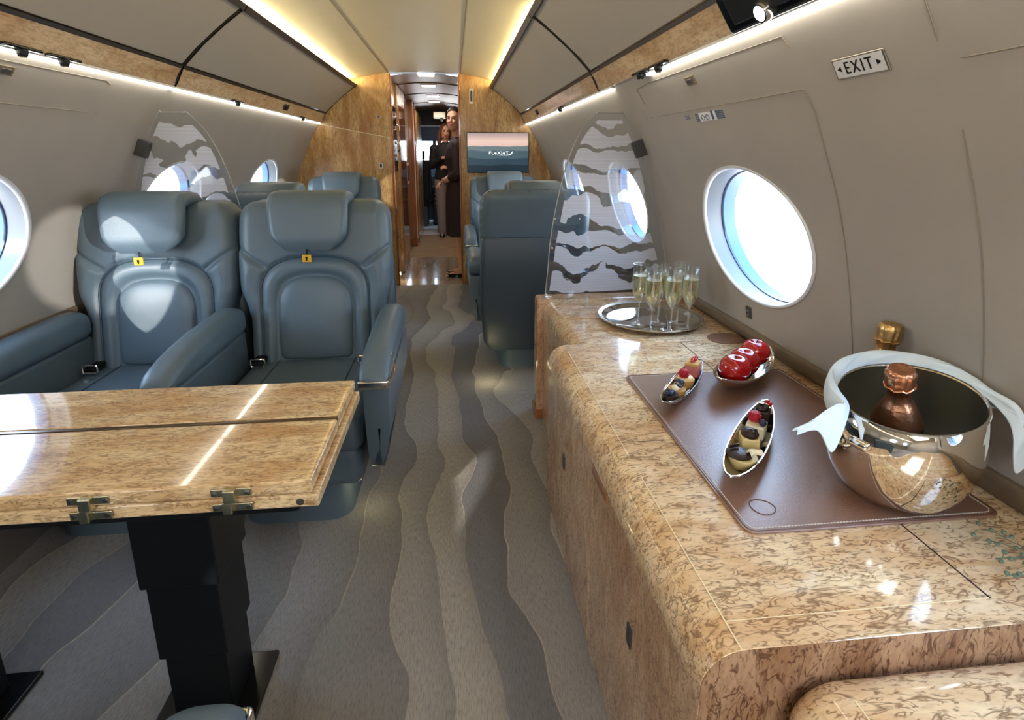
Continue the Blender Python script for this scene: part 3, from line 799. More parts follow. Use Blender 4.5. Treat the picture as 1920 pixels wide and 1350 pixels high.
for x in (-.628, -.397, -.86, -1.09):
    h = MB()
    for dz, sx in ((-.014, 0), (-.043, 0)):
        h.rbox((x-ox, TY0-oy-.0012, TZ+dz), (.068, .004, .015), .0018)
    hp = h.build('hinge', M['brass'], t)
    b = MB(); b.rbox((x-ox, TY0-oy-.007, TZ-.017), (.020, .014, .024), .002); b.rbox((x-ox-.006, TY0-oy-.006, TZ-.040), (.016, .012, .024), .002); b.build('knuckle', M['brass'], hp)
    for s in (-.027, .027):
        for dz in (-.014, -.043): MB().lathe([(0, 0), (.0038, 0), (.0045, .001), (0, .0012)], 10, (x-ox+s, TY0-oy-.0030, TZ+dz), M=Matrix.Rotation(PI/2, 3, 'X')).build('screw', M['chrome'], hp)
MB().lathe([(.0, 0), (.006, 0), (.007, -.001), (0, -.0012)], 14, (TX1-.022-ox, TY0-oy+.0015, TZ-.043), M=Matrix.Rotation(-PI/2, 3, 'X')).build('catch', M['satin'], t)
for i, cx in enumerate((-.588, -1.15)):
    lx = cx-ox; ly = 1.045-oy
    m = MB()
    for z0, z1, w, d in ((.373, .634, .158, .150), (.185, .374, .142, .136), (.012, .186, .126, .122)):
        m.rbox((lx, ly, (z0+z1)/2), (w, d, z1-z0), .004)
    lg = m.build('leg', M['black'], t)
    MB().rbox((lx+.002, ly-.008, .006), (.222, .205, .012), .003).build('foot_plate', M['blackgloss'], lg)

# ------------------------------------------------------------------ credenza along the right wall
XW = 1.046; XB = .90
def front_profile(xf, r, top=CT, back=XW, n=8, zb=0.0):
    p = [(xf, zb)]
    for i in range(n+1):
        a = PI-PI/2*i/n; p.append((xf+r+r*math.cos(a), top-r+r*math.sin(a)))
    return p+[(back, top), (back, zb)]
def shell(t, y0, y1, xf, r, name, mat='burl', zcut=.525):
    # waterfall top piece: top plus rounded front down to zcut
    yc = t.location.y; xo = t.location.x
    n = 8; outer = [(xf, zcut)]
    for i in range(n+1):
        a = PI-PI/2*i/n; outer.append((xf+r+r*math.cos(a), CT-r+r*math.sin(a)))
    outer.append((XW, CT)); inner = [(XW, CT-.045), (xf+.10, CT-.045), (xf+.02, zcut)]
    return MB().prism([(x-xo, z) for x, z in outer+inner], 'y', y0-yc, y1-yc).build(name, M[mat], t, sm=40, bev=.0015)
# main bowed cabinet
Yn, Yf = .535, 1.705
t = thing('credenza_cabinet', 'glossy burl cabinet with rounded front edge carrying the leather mat, nearest to the aisle', 'cabinet', (.68, 1.12, 0))
ox, oy = .68, 1.12
shell(t, Yn, Yf, .318, .060, 'worktop')
def boxp(name, x0, x1, y0, y1, z0, z1, mat, par=None, r=.0015):
    return MB().rbox(((x0+x1)/2-ox, (y0+y1)/2-oy, (z0+z1)/2), (x1-x0, y1-y0, z1-z0), r, 2).build(name, M[mat], par or t)
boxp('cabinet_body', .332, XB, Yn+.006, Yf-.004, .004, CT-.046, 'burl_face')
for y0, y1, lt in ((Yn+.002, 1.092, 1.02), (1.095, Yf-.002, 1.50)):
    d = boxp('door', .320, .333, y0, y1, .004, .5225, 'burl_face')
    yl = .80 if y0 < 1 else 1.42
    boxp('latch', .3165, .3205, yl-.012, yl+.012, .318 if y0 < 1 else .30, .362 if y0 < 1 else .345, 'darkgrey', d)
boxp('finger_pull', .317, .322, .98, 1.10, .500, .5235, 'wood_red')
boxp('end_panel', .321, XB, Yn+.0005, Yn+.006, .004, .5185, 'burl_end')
MB().prism([(x-ox, z) for x, z in front_profile(.3185, .060, CT-.0008, XW-.002, 8, .521)], 'y', Yn-.0012-oy, Yn+.003-oy).build('end_cap', M['burl_end'], t, sm=40)
m = MB()
def il(a, b, w=.0020): 
    d = Vector(b)-Vector(a); c = (Vector(a)+Vector(b))/2
    m.box((c.x-ox, c.y-oy, CT), (abs(d.x)+w, abs(d.y)+w, .0010))
il((.372, Yn+.002, 0), (.372, .925, 0)); il((.372, 1.04, 0), (.372, Yf-.06, 0))
il((.372, .580, 0), (.79, .580, 0), .0012)
m.build('inlay', M['inlay'], t, sm=0)
m = MB(); il((.79, .580, 0), (.79, 1.69, 0), .0028); il((.372, 1.06, 0), (.79, 1.06, 0), .0009)
m.build('lid_gap', M['seam'], t, sm=0)
# second cabinet, set back
t = thing('credenza_cabinet', 'glossy burl cabinet set back from the aisle, under the near half of the silver tray', 'cabinet', (.70, 1.85, 0))
ox, oy = .70, 1.85
shell(t, Yf+.001, 1.982, .398, .058, 'worktop')
boxp('cabinet_body', .412, XB, Yf+.004, 1.978, .004, CT-.046, 'burl_face')
boxp('door', .400, .413, Yf+.004, 1.980, .004, .5225, 'burl_face')
# third cabinet with end post
t = thing('credenza_cabinet', 'farthest burl cabinet with an end post reaching the floor, below the right glass divider', 'cabinet', (.70, 2.2, 0))
ox, oy = .70, 2.20
shell(t, 1.998, 2.29, .398, .058, 'worktop')
boxp('cabinet_body', .412, XB, 2.004, 2.286, .004, CT-.046, 'burl_face')
boxp('door', .400, .413, 1.998, 2.286, .004, .5225, 'burl_face')
boxp('end_post', .372, XB, 2.291, 2.395, .004, CT, 'burl_face', r=.012)
boxp('plinth', .366, .40, 2.289, 2.397, .002, .05, 'wood_red')
m = MB().box((.43-ox, 2.345-oy, CT+.0005), (.035, .012, .001)).build('small_plate', M['white'], t, sm=0)
# low cabinet nearest the camera
t = thing('low_cabinet', 'lower burl cabinet with rounded edge in the bottom right corner', 'cabinet', (.74, .1, 0))
ox, oy = .74, .10
TL = .568
def low():
    xf, r, y0, y1 = .425, .058, -.45, .531
    n = 8; P = [(xf, .0)]
    for i in range(n+1):
        a = PI-PI/2*i/n; P.append((xf+r+r*math.cos(a), TL-r+r*math.sin(a)))
    P += [(XW, TL), (XW, TL-.08), (XB, .04), (XB, 0)]
    # far end is rounded as well
    rings = []
    for k in range(7):
        a = PI/2*k/6; s = math.sin(a); y = y1-r*.9+(r*.9)*s; ins = .05*(1-math.cos(a))
        rings.append([(x+(ins if x < XW-.01 else 0)*1.0-ox, y-oy, z-(ins*.9 if z > .3 else 0)) for x, z in P])
    rings.insert(0, [(x-ox, y0-oy, z) for x, z in P])
    return MB().loft(rings)
low().build('cabinet_body', M['burl'], t, sm=40)
m = MB().box((.497-ox, .03-oy, TL+.0002), (.002, .90, .001)).build('inlay', M['inlay'], t, sm=0)
# ------------------------------------------------------------------ acrylic dividers
def divider(side, Y, label):
    # outline given for the right one in cabin coordinates (u from the centre line, z)
    z0 = CT+.001 if side > 0 else .05
    L = [(.655, .60), (.668, .76), (.676, .876), (.702, 1.043), (.741, 1.205), (.796, 1.34), (.862, 1.418), (.878, 1.424)]
    Rr = [(.975, 1.424), (.988, 1.416), (1.073, 1.255), (1.153, 1.02), (1.198, .86), (1.226, .74), (1.236, .672)]
    if side < 0: L = [(.60, .05)]+L; Rr = Rr+[(1.236, .60), (1.20, .30), (1.10, .05)]
    else: L[0] = (.655, z0); Rr = Rr+[(1.236, z0)]
    sp = [p for p in spline([(a, b, 0) for a, b in L], 5)]+[p for p in spline([(a, b, 0) for a, b in Rr], 5)]
    poly = [(side*p.x, p.y) for p in sp]
    t = thing('glass_divider', label, 'divider', (XC, Y, 0))
    MB().prism(poly, 'y', -.004, .004).build('acrylic_panel', M['divider'], t, sm=0)
    cx, cz = side*.92, .95
    ins = []
    for x, z in poly:
        d = math.hypot(x-cx, z-cz); k = (d-.030)/d if side*x < .95 or z > 1.1 else (d-.055)/d
        ins.append((cx+(x-cx)*k, cz+(z-cz)*k))
    MB().add([(x, -.0052, z) for x, z in ins], [tuple(range(len(ins)))]).build('frosted_pattern', M['frost'], t, sm=0)
    e = [(x, 0, z) for x, z in poly]
    k0 = 0 if side > 0 else 6
    MB().tube(e, .0024, 6).build('edge', M['acr_edge'], t)
    rm = Matrix.Rotation(math.radians(-22*side), 3, 'Y')
    c = MB().rbox((side*1.066, -.012, 1.278), (.066, .03, .072), .006, rot=rm).build('clip', M['darkgrey'], t)
    s = MB().lathe([(0, 0), (.03, 0), (.034, .004), (0, .008)], 20, (side*1.10, -.03, 1.36), M=Matrix.Rotation(PI/2, 3, 'X')).build('wall_cap', M['wall'], t)
    if side > 0:
        for u, z in ((.692, .97), (.683, .84)): MB().ball((u, -.008, z), .006, 8).build('stud', M['chrome'], t)
divider(1, 2.30, 'tall clear divider with frosted mountain layers standing on the credenza')
divider(-1, 2.44, 'clear divider with frosted mountain layers behind the left pair of seats')
# ------------------------------------------------------------------ things on the credenza
ZM = CT+.0012                   # resting height on the worktop
# leather mat
MX, MY, MW, MH = .7455, 1.080, .497, .680
t = thing('leather_mat', 'brown leather mat with white stitching on the credenza', 'mat', (MX, MY, ZM))
MB().prism(rrect(MW, MH, .022, 6), 'z', 0, .004).build('mat_sheet', M['mat'], t, bev=.0012, seg=2)
m = MB()
m.tube([(x, y, .0040) for x, y in rrect(MW-.010, MH-.010, .018, 5)], .0013, 5, loop=True)
m.build('rolled_edge', M['mat_edge'], t)
st = MB(); P = rrect(MW-.022, MH-.022, .014, 5); P.append(P[0])
for a, b in zip(P, P[1:]):
    d = math.hypot(b[0]-a[0], b[1]-a[1]); n = max(1, int(d/.0062))
    al = math.atan2(b[1]-a[1], b[0]-a[0])
    for i in range(n):
        f = (i+.5)/n; st.box((a[0]+(b[0]-a[0])*f, a[1]+(b[1]-a[1])*f, .0044), (min(.0044, d/n*.75), .0016, .0012), rot=Matrix.Rotation(al, 3, 'Z'))
st.build('stitching', M['thread'], t, sm=0)
m = MB()
e = [(-.185+.026*math.cos(q*PI/16)*(1 if math.cos(q*PI/16) > 0 else .75), -.275+.022*math.sin(q*PI/16), .0042) for q in range(32)]
m.tube(e, .0011, 5, loop=True); m.build('embossed_mark', M['mat_edge'], t)
ZT_ = ZM+.0042

# tray
TCX, TCY, TR = .770, 1.945, .205
t = thing('serving_tray', 'round polished silver tray holding six champagne flutes', 'tray', (TCX, TCY, ZM))
MB().lathe([(0, .0), (TR-.035, 0), (TR-.014, .010), (TR, .019), (TR+.001, .0215), (TR-.003, .0225), (TR-.016, .0165), (TR-.034, .006), (TR-.040, .0035), (0, .0035)], 72).build('tray_dish', M['silver'], t, sm=30)
MB().loft([[(r*math.cos(2*PI*i/72), r*math.sin(2*PI*i/72), z) for i in range(72)] for r, z in ((TR-.016, .0175), (TR-.002, .0226), (TR-.0015, .0236), (TR-.016, .0188))], loop=True).build('tray_rim', M['satin'], t, sm=30)

# champagne flutes
def flute(label, x, y):
    t = thing('champagne_flute', label, 'glass', (x, y, ZM+.0046), random.random()*6, 'champagne flutes on the silver tray')
    pr = [(0, 0), (.030, 0), (.031, .0012), (.026, .003), (.010, .006), (.0045, .012), (.0036, .03), (.0036, .082), (.0055, .090), (.014, .103), (.0225, .119), (.0268, .134), (.0285, .155), (.0290, .19), (.0292, .242)]
    inn = [(.0280, .242), (.0277, .19), (.0271, .155), (.0253, .135), (.021, .121), (.0125, .106), (.004, .097), (0, .096)]
    MB().lathe(pr+inn, 20).build('glass_body', M['glass'], t, sm=60)
    wi = [(0, .0965), (.004, .0975), (.0123, .1065), (.0207, .1215), (.0250, .1355), (.0268, .1555), (.0274, .196), (0, .196)]
    MB().lathe(wi, 20).build('champagne', M['wine'], t, sm=40)
    MB().lathe([(0, .1962), (.0270, .1962), (.0274, .1972), (.025, .1972), (.0245, .1966), (0, .1966)], 20).build('foam', M['foam'], t, sm=40)
    return t
M['foam'] = m_thin('foam', (.97, .95, .86, 1), .25, (1, 1, .95, 1), .2, .4)
fp = [(.722, 1.803, 'champagne flute in the front row on the tray, leftmost of that row'), (.794, 1.790, 'champagne flute in the middle of the front row on the tray'), (.866, 1.803, 'champagne flute in the front row on the tray, next to the wall'),
      (.700, 1.882, 'champagne flute in the back row on the tray, leftmost of all'), (.784, 1.890, 'champagne flute in the middle of the back row on the tray'), (.862, 1.888, 'champagne flute in the back row on the tray, next to the wall')]
f0 = None
for x, y, lb in fp:
    if f0 is None: f0 = flute(lb, x, y)
    else: dup(f0, (x, y, ZM+.0046), random.random()*6, lb)
# coaster
t = thing('coaster', 'brown leather coaster lying behind the apple dish by the wall', 'coaster', (.968, 1.705, ZM))
MB().prism(rrect(.125, .095, .040, 8), 'z', 0, .004).build('leather_pad', M['mat'], t, bev=.001)
MB().tube([(x, y, .004) for x, y in rrect(.118, .088, .037, 8)], .001, 5, loop=True).build('rolled_edge', M['mat_edge'], t)

# boat dishes
def dish(label, a, b, W, z, dep, rise):
    a = Vector((*a, 0)); b = Vector((*b, 0)); L = (b-a).length/2; c = (a+b)/2; ang = math.atan2(b.y-a.y, b.x-a.x)
    t = thing('boat_dish', label, 'dish', (c.x, c.y, z), ang)
    def ww(u): return W*max(0, 1-abs(u)**2.1)**.62+.0006
    def fn(i, j, off=0):
        u = -1+2*i; v = -1+2*j
        zr = dep+rise*abs(u)**2.4
        zb = .002+(rise+dep*.9)*abs(u)**3.2
        zz = zb+(zr-zb)*abs(v)**2.3
        return (u*L, v*ww(u), zz)
    o = MB().grid(fn, 40, 20).build('bowl', M['silver'], t, sm=70, sol=.0022)
    rim = [(fn(i/40, 0)) for i in range(41)]+[(fn(1-i/40, 1)) for i in range(1, 40)]
    MB().tube(rim, .0022, 6, loop=True).build('rim', M['chrome'], t)
    return t, c, ang, L
d_app = dish('wide silver boat dish holding three red apples', (.700, 1.235), (.972, 1.478), .062, ZT_, .040, .022)
d1 = dish('narrow silver boat dish of berry pastries at the far left corner of the mat', (.512, 1.160), (.732, 1.428), .033, ZT_, .026, .014)
d2 = dish('narrow silver boat dish of chocolate pastries in front of the ice bucket', (.513, .838), (.770, 1.136), .037, ZT_, .030, .016)
def on(d, u, v, z):
    t, c, a, L = d
    x, y = rot2((u*L, v), a); return (c.x+x, c.y+y, ZT_+z)
# apples
def apple(label, loc, r):
    t = thing('apple', label, 'apple', loc, random.random()*6, 'red apples in the silver dish')
    pr = []
    for k in range(25):
        a = -PI/2+PI*k/24; c, s = math.cos(a), math.sin(a)
        rr = r*(c**.85 if c > 0 else 0)*(1.0+.06*s); z = r*.93*s
        if s > 0: z -= r*.30*math.exp(-(rr/(r*.30))**2)
        else: z += r*.12*math.exp(-(rr/(r*.25))**2)
        pr.append((rr, z))
    MB().lathe(pr, 32).build('fruit', M['apple'], t, sm=80)
    MB().tube([(0, 0, r*.60), (.001, 0, r*.78), (.004, 0, r*.90)], .0016, 6).build('stem', M['stem'], t)
for u, v, zz, r, lb in ((-.47, .0, .060, .042, 'shiny red apple at the near end of the silver dish'), (.0, .002, .054, .0425, 'shiny red apple in the middle of the silver dish'), (.48, 0, .060, .042, 'shiny red apple at the far end of the silver dish by the wall')):
    apple(lb, on(d_app, u, v, zz), r)
# pastries
def blob(m, c, r, n, rr):
    for i in range(n):
        a = random.random()*6.28; b = random.random()
        m.ball((c[0]+r*math.cos(a)*b, c[1]+r*math.sin(a)*b, c[2]+random.random()*rr*.6), rr, 8)
def tart(label, loc, rz, r, top, square=False):
    t = thing('pastry', label, 'pastry', loc, rz)
    if square: m = MB().rbox((0, 0, .016), (r*1.9, r*1.7, .032), .004)
    else: m = MB().lathe([(0, 0), (r*.78, 0), (r, .020), (r*.97, .023), (0, .021)], 20)
    return t, m
def rasp(m, c, r=.0115):
    m.lathe([(0, -r), (r*.7, -r*.7), (r, -.1*r), (r*.95, .4*r), (r*.6, .95*r), (0, 1.15*r)], 14, c)
    for k in range(4):
        for i in range(9):
            zz = -.6+k*.45; q = r*math.sqrt(max(.1, 1-zz*zz*.8)); a = 6.28*(i+.5*(k % 2))/9
            m.ball((c[0]+q*math.cos(a), c[1]+q*math.sin(a), c[2]+zz*r), r*.24, 6)
ZP = .010
# dish one, near to far
t, m = tart('dark berry tartlet at the near tip of the far left dish', on(d1, -.66, 0, ZP+.006), .3, .020, 0); m.build('tart_shell', M['choc'], t)
m = MB(); blob(m, (0, 0, .024), .012, 9, .0065); m.build('berries', M['blueberry'], t)
t, m = tart('cream pastry dusted with chocolate, second from the near tip of the far left dish', on(d1, -.33, 0, ZP), .9, .024, 0); m.build('tart_shell', M['crust'], t)
m = MB()
for i in range(5): m.ball((-.016+.008*i, .004*math.sin(i*2), .027), (.009, .010, .008), 10)
m.build('cream', M['white_choc'], t)
m = MB(); blob(m, (0, .0, .031), .016, 12, .004); m.build('chocolate_crumbs', M['choc'], t)
m = MB(); blob(m, (.020, .0, .032), .010, 6, .0075); m.build('berries', M['blueberry'], t)
t, m = tart('custard tartlet topped with one raspberry in the far left dish', on(d1, .12, 0, ZP), .4, .026, 0); m.build('tart_shell', M['crust'], t)
m = MB().lathe([(0, .020), (.023, .021), (.020, .028), (.010, .034), (0, .035)], 16); m.build('custard', M['cream'], t)
m = MB(); rasp(m, (-.010, -.003, .040), .0125); m.build('raspberry', M['raspberry'], t)
t, m = tart('pink layered cake slice with redcurrants at the far tip of the far left dish', on(d1, .58, 0, ZP+.004), d1[2], .022, 0, True); m.build('mousse', M['pink'], t)
MB().rbox((.0, 0, .037), (.046, .038, .010), .003).build('crumb_layer', M['crust'], t)
m = MB(); m.tube([(-.012, .0, .050), (.02, -.006, .051)], .0010, 5)
for i in range(6): m.ball((-.010+.0065*i, .004*math.sin(i*2.4), .048), .0052, 8)
m.build('redcurrants', M['redcurrant'], t)
# dish two
t, m = tart('round custard tartlet with a chocolate disc at the near end of the front dish', on(d2, -.42, .0, ZP), .2, .030, 0); m.build('tart_shell', M['cream'], t)
MB().lathe([(0, .022), (.026, .022), (.027, .026), (.020, .030), (0, .030)], 18, (-.004, .006, 0)).build('chocolate_disc', M['choc'], t)
m = MB(); m.grid(lambda u, v: (.004+.024*u, -.022+.016*v+.006*math.sin(u*5), .030+.008*math.sin(v*3.1)+.004*u), 8, 6); m.build('white_curl', M['white_choc'], t, sol=.002)
m = MB()
for i in range(4): m.rbox((-.014+.006*i, .020, .035), (.0045, .004, .008), .001)
m.build('chocolate_stripes', M['choc'], t)
t, m = tart('tall square cream cake with dark chocolate top in the middle of the front dish', on(d2, -.02, .002, ZP), d2[2]+.4, .022, 0, True); m.build('cake', M['cream'], t)
m = MB(); m.ball((0, 0, .036), (.022, .019, .011), 14); blob(m, (0, 0, .042), .014, 10, .004); m.build('chocolate_top', M['choc'], t)
MB().rbox((.002, -.004, .051), (.004, .026, .002), .0006, rot=Matrix.Rotation(.3, 3, 'X')).build('white_decor', M['white_choc'], t)
t, m = tart('white square cheesecake with a raspberry and a blueberry in the front dish', on(d2, .33, .0, ZP), d2[2], .024, 0, True); m.build('cheesecake', M['white_choc'], t)
m = MB(); rasp(m, (.004, .006, .044), .0125); m.build('raspberry', M['raspberry'], t)
MB().ball((-.010, -.014, .040), .0085, 12).build('blueberry', M['blueberry'], t)
t, m = tart('chocolate cake with silver leaf and redcurrants at the far end of the front dish', on(d2, .68, 0, ZP+.006), d2[2], .020, 0, True); m.build('cake', M['choc'], t)
m = MB(); m.ball((0, .0, .036), (.018, .015, .008), 12); blob(m, (-.01, 0, .036), .012, 7, .006); m.build('ganache', M['choc'], t)
MB().rbox((.004, .004, .046), (.020, .016, .006), .002, rot=Matrix.Rotation(.3, 3, 'Y')).build('silver_leaf', M['silver'], t)
m = MB()
for q in ((.010, -.014, .044), (.017, -.008, .046)): m.ball(q, .0055, 8)
m.build('redcurrants', M['redcurrant'], t)

# ice bucket ---------------------------------------------------------------
BX, BY = .838, .823
t = thing('ice_bucket', 'polished silver ice bucket with slanted rim on the leather mat', 'bucket', (BX, BY, ZT_))
RP = [(0, 0)]+[(r*.80, z*.913) for r, z in ((.070, 0), (.092, .006), (.120, .028), (.141, .062), (.152, .10), (.1565, .135), (.155, .165))]+[(.12, 1.0)]
def brim(a):   # rim height
    return .202+.0206*math.cos(a)+.0116*math.sin(a)
def bucket_surf(inset=0, zadd=0):
    m = MB(); n = 64; rings = []
    prof = RP[1:-1]
    for k in range(len(prof)+6):
        ring = []
        for i in range(n):
            a = 2*PI*i/n; zr = brim(a)
            if k < len(prof)-1: r, z = prof[k]; z = min(z, zr-.01)
            else:
                f = (k-(len(prof)-1))/6; z = .1506+(zr-.1506)*f; r = .124-.006*f*f-.002*f
            ring.append(((r-inset)*math.cos(a), (r-inset)*math.sin(a), z+zadd*(1 if k < 3 else 0)))
        rings.append(ring)
    return rings
o_ = bucket_surf(); i_ = list(reversed(bucket_surf(.004, .004)))
m = MB(); m.loft(o_, cap=False)
m.add(o_[0], [tuple(range(64))])
m.build('bucket_body', M['silver'], t, sm=50)
m = MB(); m.loft(i_, cap=False); m.add(i_[-1], [tuple(range(64))]); m.build('bucket_lining', M['silver_in'], t, sm=50)
MB().tube([((.1143)*math.cos(2*PI*i/64), .1143*math.sin(2*PI*i/64), brim(2*PI*i/64)) for i in range(64)], .0030, 6, loop=True).build('rim', M['chrome'], t)
a = 3.45
MB().rbox((.126*math.cos(a), .126*math.sin(a), .135), (.014, .036, .018), .008, 4, rot=Matrix.Rotation(a, 3, 'Z')).build('lug_handle', M['chrome'], t)
# bottles
def bottle(label, base, top, foil):
    base = Vector(base); d = Vector(top)-base; L = d.length
    t = thing('champagne_bottle', label, 'bottle', base)
    t.rotation_mode = 'QUATERNION'; t.rotation_quaternion = Vector((0, 0, 1)).rotation_difference(d.normalized())
    s = L/.300
    q = lambda P: [(r*1.0, z*s) for r, z in P]
    MB().lathe(q([(0, .006), (.030, .0), (.0415, .002), (.043, .01), (.043, .145), (.039, .168), (.028, .198), (.020, .220), (.0155, .245), (.0150, .262), (0, .262)]), 28).build('bottle_glass', M['bottle'], t, sm=50)
    f = MB(); n = 36; rings = []
    for r, z in q([(.0412, .168), (.0312, .199), (.0238, .218), (.0195, .226), (.0175, .240), (.0172, .252), (.0205, .256), (.0228, .266), (.0215, .274), (.0225, .286), (.0222, .296), (.019, .3005), (.012, .299), (0, .2985)]):
        ring = []
        for i in range(n):
            an = 2*PI*i/n; w = 1+(.055*math.sin(an*11+z*20)+.03*math.sin(an*19)) if .238*s < z < .297*s else 1
            ring.append((max(r, 1e-5)*w*math.cos(an), max(r, 1e-5)*w*math.sin(an), z))
        rings.append(ring)
    f.loft(rings); f.build('foil', foil, t, sm=60)
    m = MB()
    rr = [(.0232*math.cos(2*PI*i/24), .0232*math.sin(2*PI*i/24), (.262+.0022*math.sin(i*2.1))*s) for i in range(24)]
    m.tube(rr, .0018, 5, loop=True); m.build('foil_fold', foil, t)
    return t
bottle('champagne bottle with rose-gold foil standing inside the ice bucket', (.862, .848, ZT_+.012), (.790, .800, .876), M['rose'])
bottle('gold-foiled champagne bottle standing behind the ice bucket near the wall', (.935, 1.02, ZM), (.945, 1.0, .890), M['gold'])
# napkin draped over the far rim of the bucket
def napkin():
    m = MB(); w = 10; C0 = Vector((BX, BY, 0))
    R_ = []
    for k in range(13):
        an = math.radians(196-230*k/12); zr = ZT_+brim(an); cs = Vector((math.cos(an), math.sin(an), 0))
        lift = .004+.022*math.sin(PI*k/12)
        R_.append((C0+cs*(.126+.006*math.sin(PI*k/12))+Vector((0, 0, zr+lift)), C0+cs*.112+Vector((0, 0, zr+.004))))
    tipL = [((.600, .800, .765), (.604, .796, .757)), ((.630, .798, .782), (.640, .790, .768)), ((.662, .806, .796), (.672, .788, .722)), ((.690, .815, .806), (.700, .800, .770))]
    tipR = [((.962, .742, .830), (.958, .738, .790)), ((.972, .728, .800), (.968, .722, .705)), ((.978, .708, .775), (.976, .704, .742)), ((.984, .690, .750), (.982, .686, .742))]
    R_ = tipL+R_[1:-1]+tipR
    up = spline([a for a, b in R_], 5); lo = spline([b for a, b in R_], 5)
    C = Vector((BX, BY, 0)); rings = []
    for i, (a, b) in enumerate(zip(up, lo)):
        ring = []; ou = Vector((a.x-C.x, a.y-C.y, 0)).normalized(); f = i/(len(up)-1); mid = math.sin(PI*min(1, max(0, (f-.12)/.76)))
        # hanging rear layer
        for j in range(6):
            q = 1-j/5; p = a+ou*(.006*math.sin(q*PI)-.006*q)+Vector((0, 0, -.085*mid*q)); p.x = min(p.x, XC+uw(max(p.z, .67))-.012)
            ring.append(p)
        for j in range(1, w+1):
            q = j/w; p = a.lerp(b, q)+Vector((0, 0, .007*math.sin(q*PI)))+ou*(.004*math.sin(i*.55+q*6)*math.sin(q*PI))
            ring.append(p)
        rings.append(ring)
    m.loft(rings, cap=False, closed=False)
    return m
nk = napkin().build('linen_napkin', M['linen'], None, sm=80, sol=.003, sub=1)
tag(nk, 'folded white linen napkin draped over the rear rim of the ice bucket', 'napkin')
# dried sprig by the right edge
t = thing('dried_sprig', 'thin grey-green sprig with small buds at the right edge of the credenza', 'sprig', (.93, .60, ZM+.004))
m = MB()
for sx, sy, n in ((-.055, .075, 5), (-.075, .035, 6), (-.095, .0, 5), (-.05, -.02, 4), (-.03, .10, 4)):
    P = spline([(.05, .02, .002), (sx*.3, sy*.5+.01, .012), (sx*.7, sy*.8, .016), (sx, sy, .010)], 4); m.tube(P, .0008, 5)
    for i in range(n):
        q = P[-1-2*i]; o = Vector((random.uniform(-.012, .012), random.uniform(-.010, .010), random.uniform(0, .006)))
        MB().ball(q+o, (.0042, .0042, .0032), 7).build('bud', M['leaf'], t); m.tube([q, q+o], .0005, 4)
m.build('stems', M['leaf'], t)
# ------------------------------------------------------------------ galley and cockpit beyond the bulkhead
GX0, GX1, YE = -.62, .13, 9.1
struct(MB().box(((GX0+GX1)/2, (YB+6.5)/2, -.02), (1.9, 6.5-YB, .04)).build('floor', M['gloss_floor'] if 'gloss_floor' in M else M['burl_table'], sm=0))
struct(MB().box(((GX0+GX1)/2, (6.5+8.4)/2, -.02), (1.9, 1.9, .04)).build('floor', M['carpet_tan'], sm=0))
struct(MB().box(((GX0+GX1)/2, (8.4+10.6)/2, -.02), (1.9, 2.2, .04)).build('floor', M['galley_mat'], sm=0))
m = MB(); CG = [(-.75+1.5*i/12, 1.972-.25*((i-6)/6*.75)**2) for i in range(13)]
m.grid(lambda u, v: (XC+CG[int(round(u*12))][0], YB+.05+v*(YE-YB), CG[int(round(u*12))][1]), 12, 1)
struct(m.build('ceiling', M['ceil2'], sm=60))
for k, y in enumerate((5.75, 6.7, 7.8)):
    struct(MB().tube([(XC+x, y, z-.002) for x, z in CG], .006, 6).build('trim_%d' % (20+k), M['darkgrey']))
struct(MB().box((-.98, (YB+YE)/2+.03, 1), (.05, YE-YB, 2)).build('wall_galley_left', M['burl_bulk'], sm=0))
struct(MB().box((.50, (YB+YE)/2+.03, 1), (.05, YE-YB, 2)).build('wall_galley_right', M['burl_bulk'], sm=0))
for i, (x, y) in enumerate(((-.232, 5.17), (-.245, 5.93), (-.235, 6.97), (-.245, 7.66))):
    t = thing('ceiling_light', ['rectangular galley ceiling light nearest the bulkhead', 'second galley ceiling light from the bulkhead', 'third galley ceiling light from the bulkhead', 'galley ceiling light farthest from the bulkhead'][i], 'ceiling light', (x, y, 1.968))
    MB().rbox((0, 0, .0), (.165, .13, .014), .004).build('frame', M['white'], t); MB().box((0, 0, -.008), (.14, .105, .006)).build('diffuser', M['lamp'], t, sm=0)
# left galley: appliance column, wooden cabinet, mirrored locker, posts
def cab(name, label, cat, y0, y1, mat, xf=-.575):
    t = thing(name, label, cat, ((xf-.95)/2, (y0+y1)/2, 0)); ox, oy = (xf-.95)/2, (y0+y1)/2
    MB().rbox(((xf-.95)/2-ox, 0, .975), (xf+.95, y1-y0, 1.93), .006).build('cabinet_body', mat, t)
    return t, ox, oy
t, ox, oy = cab('galley_cabinet', 'burl galley cabinet with a black appliance just inside the opening on the left', 'cabinet', 5.16, 5.62, M['burl_bulk'])
a = MB().rbox((-.572-ox, 0, 1.40), (.02, .30, .62), .006).build('appliance_front', M['blackgloss'], t)
m = MB()
for z in (1.62, 1.50, 1.36, 1.24): m.rbox((-.553-ox, -.06, z), (.03, .05, .03), .006)
m.build('controls', M['chrome'], a); MB().tube([(-.55-ox, .10, 1.28), (-.53-ox, .10, 1.30), (-.53-ox, .10, 1.52), (-.55-ox, .10, 1.54)], .006, 6).build('pull_handle', M['chrome'], a)
t, ox, oy = cab('galley_cabinet', 'amber wood galley cabinet behind the black appliance', 'cabinet', 5.64, 6.45, M['burl_bulk'], -.555)
MB().rbox((-.552-ox, 0, .95), (.006, .62, 1.6), .002).build('door', M['wood_red'], t)
t, ox, oy = cab('galley_locker', 'grey mirrored locker with a framed notice in the galley', 'locker', 6.48, 7.28, M['sleeve'], -.585)
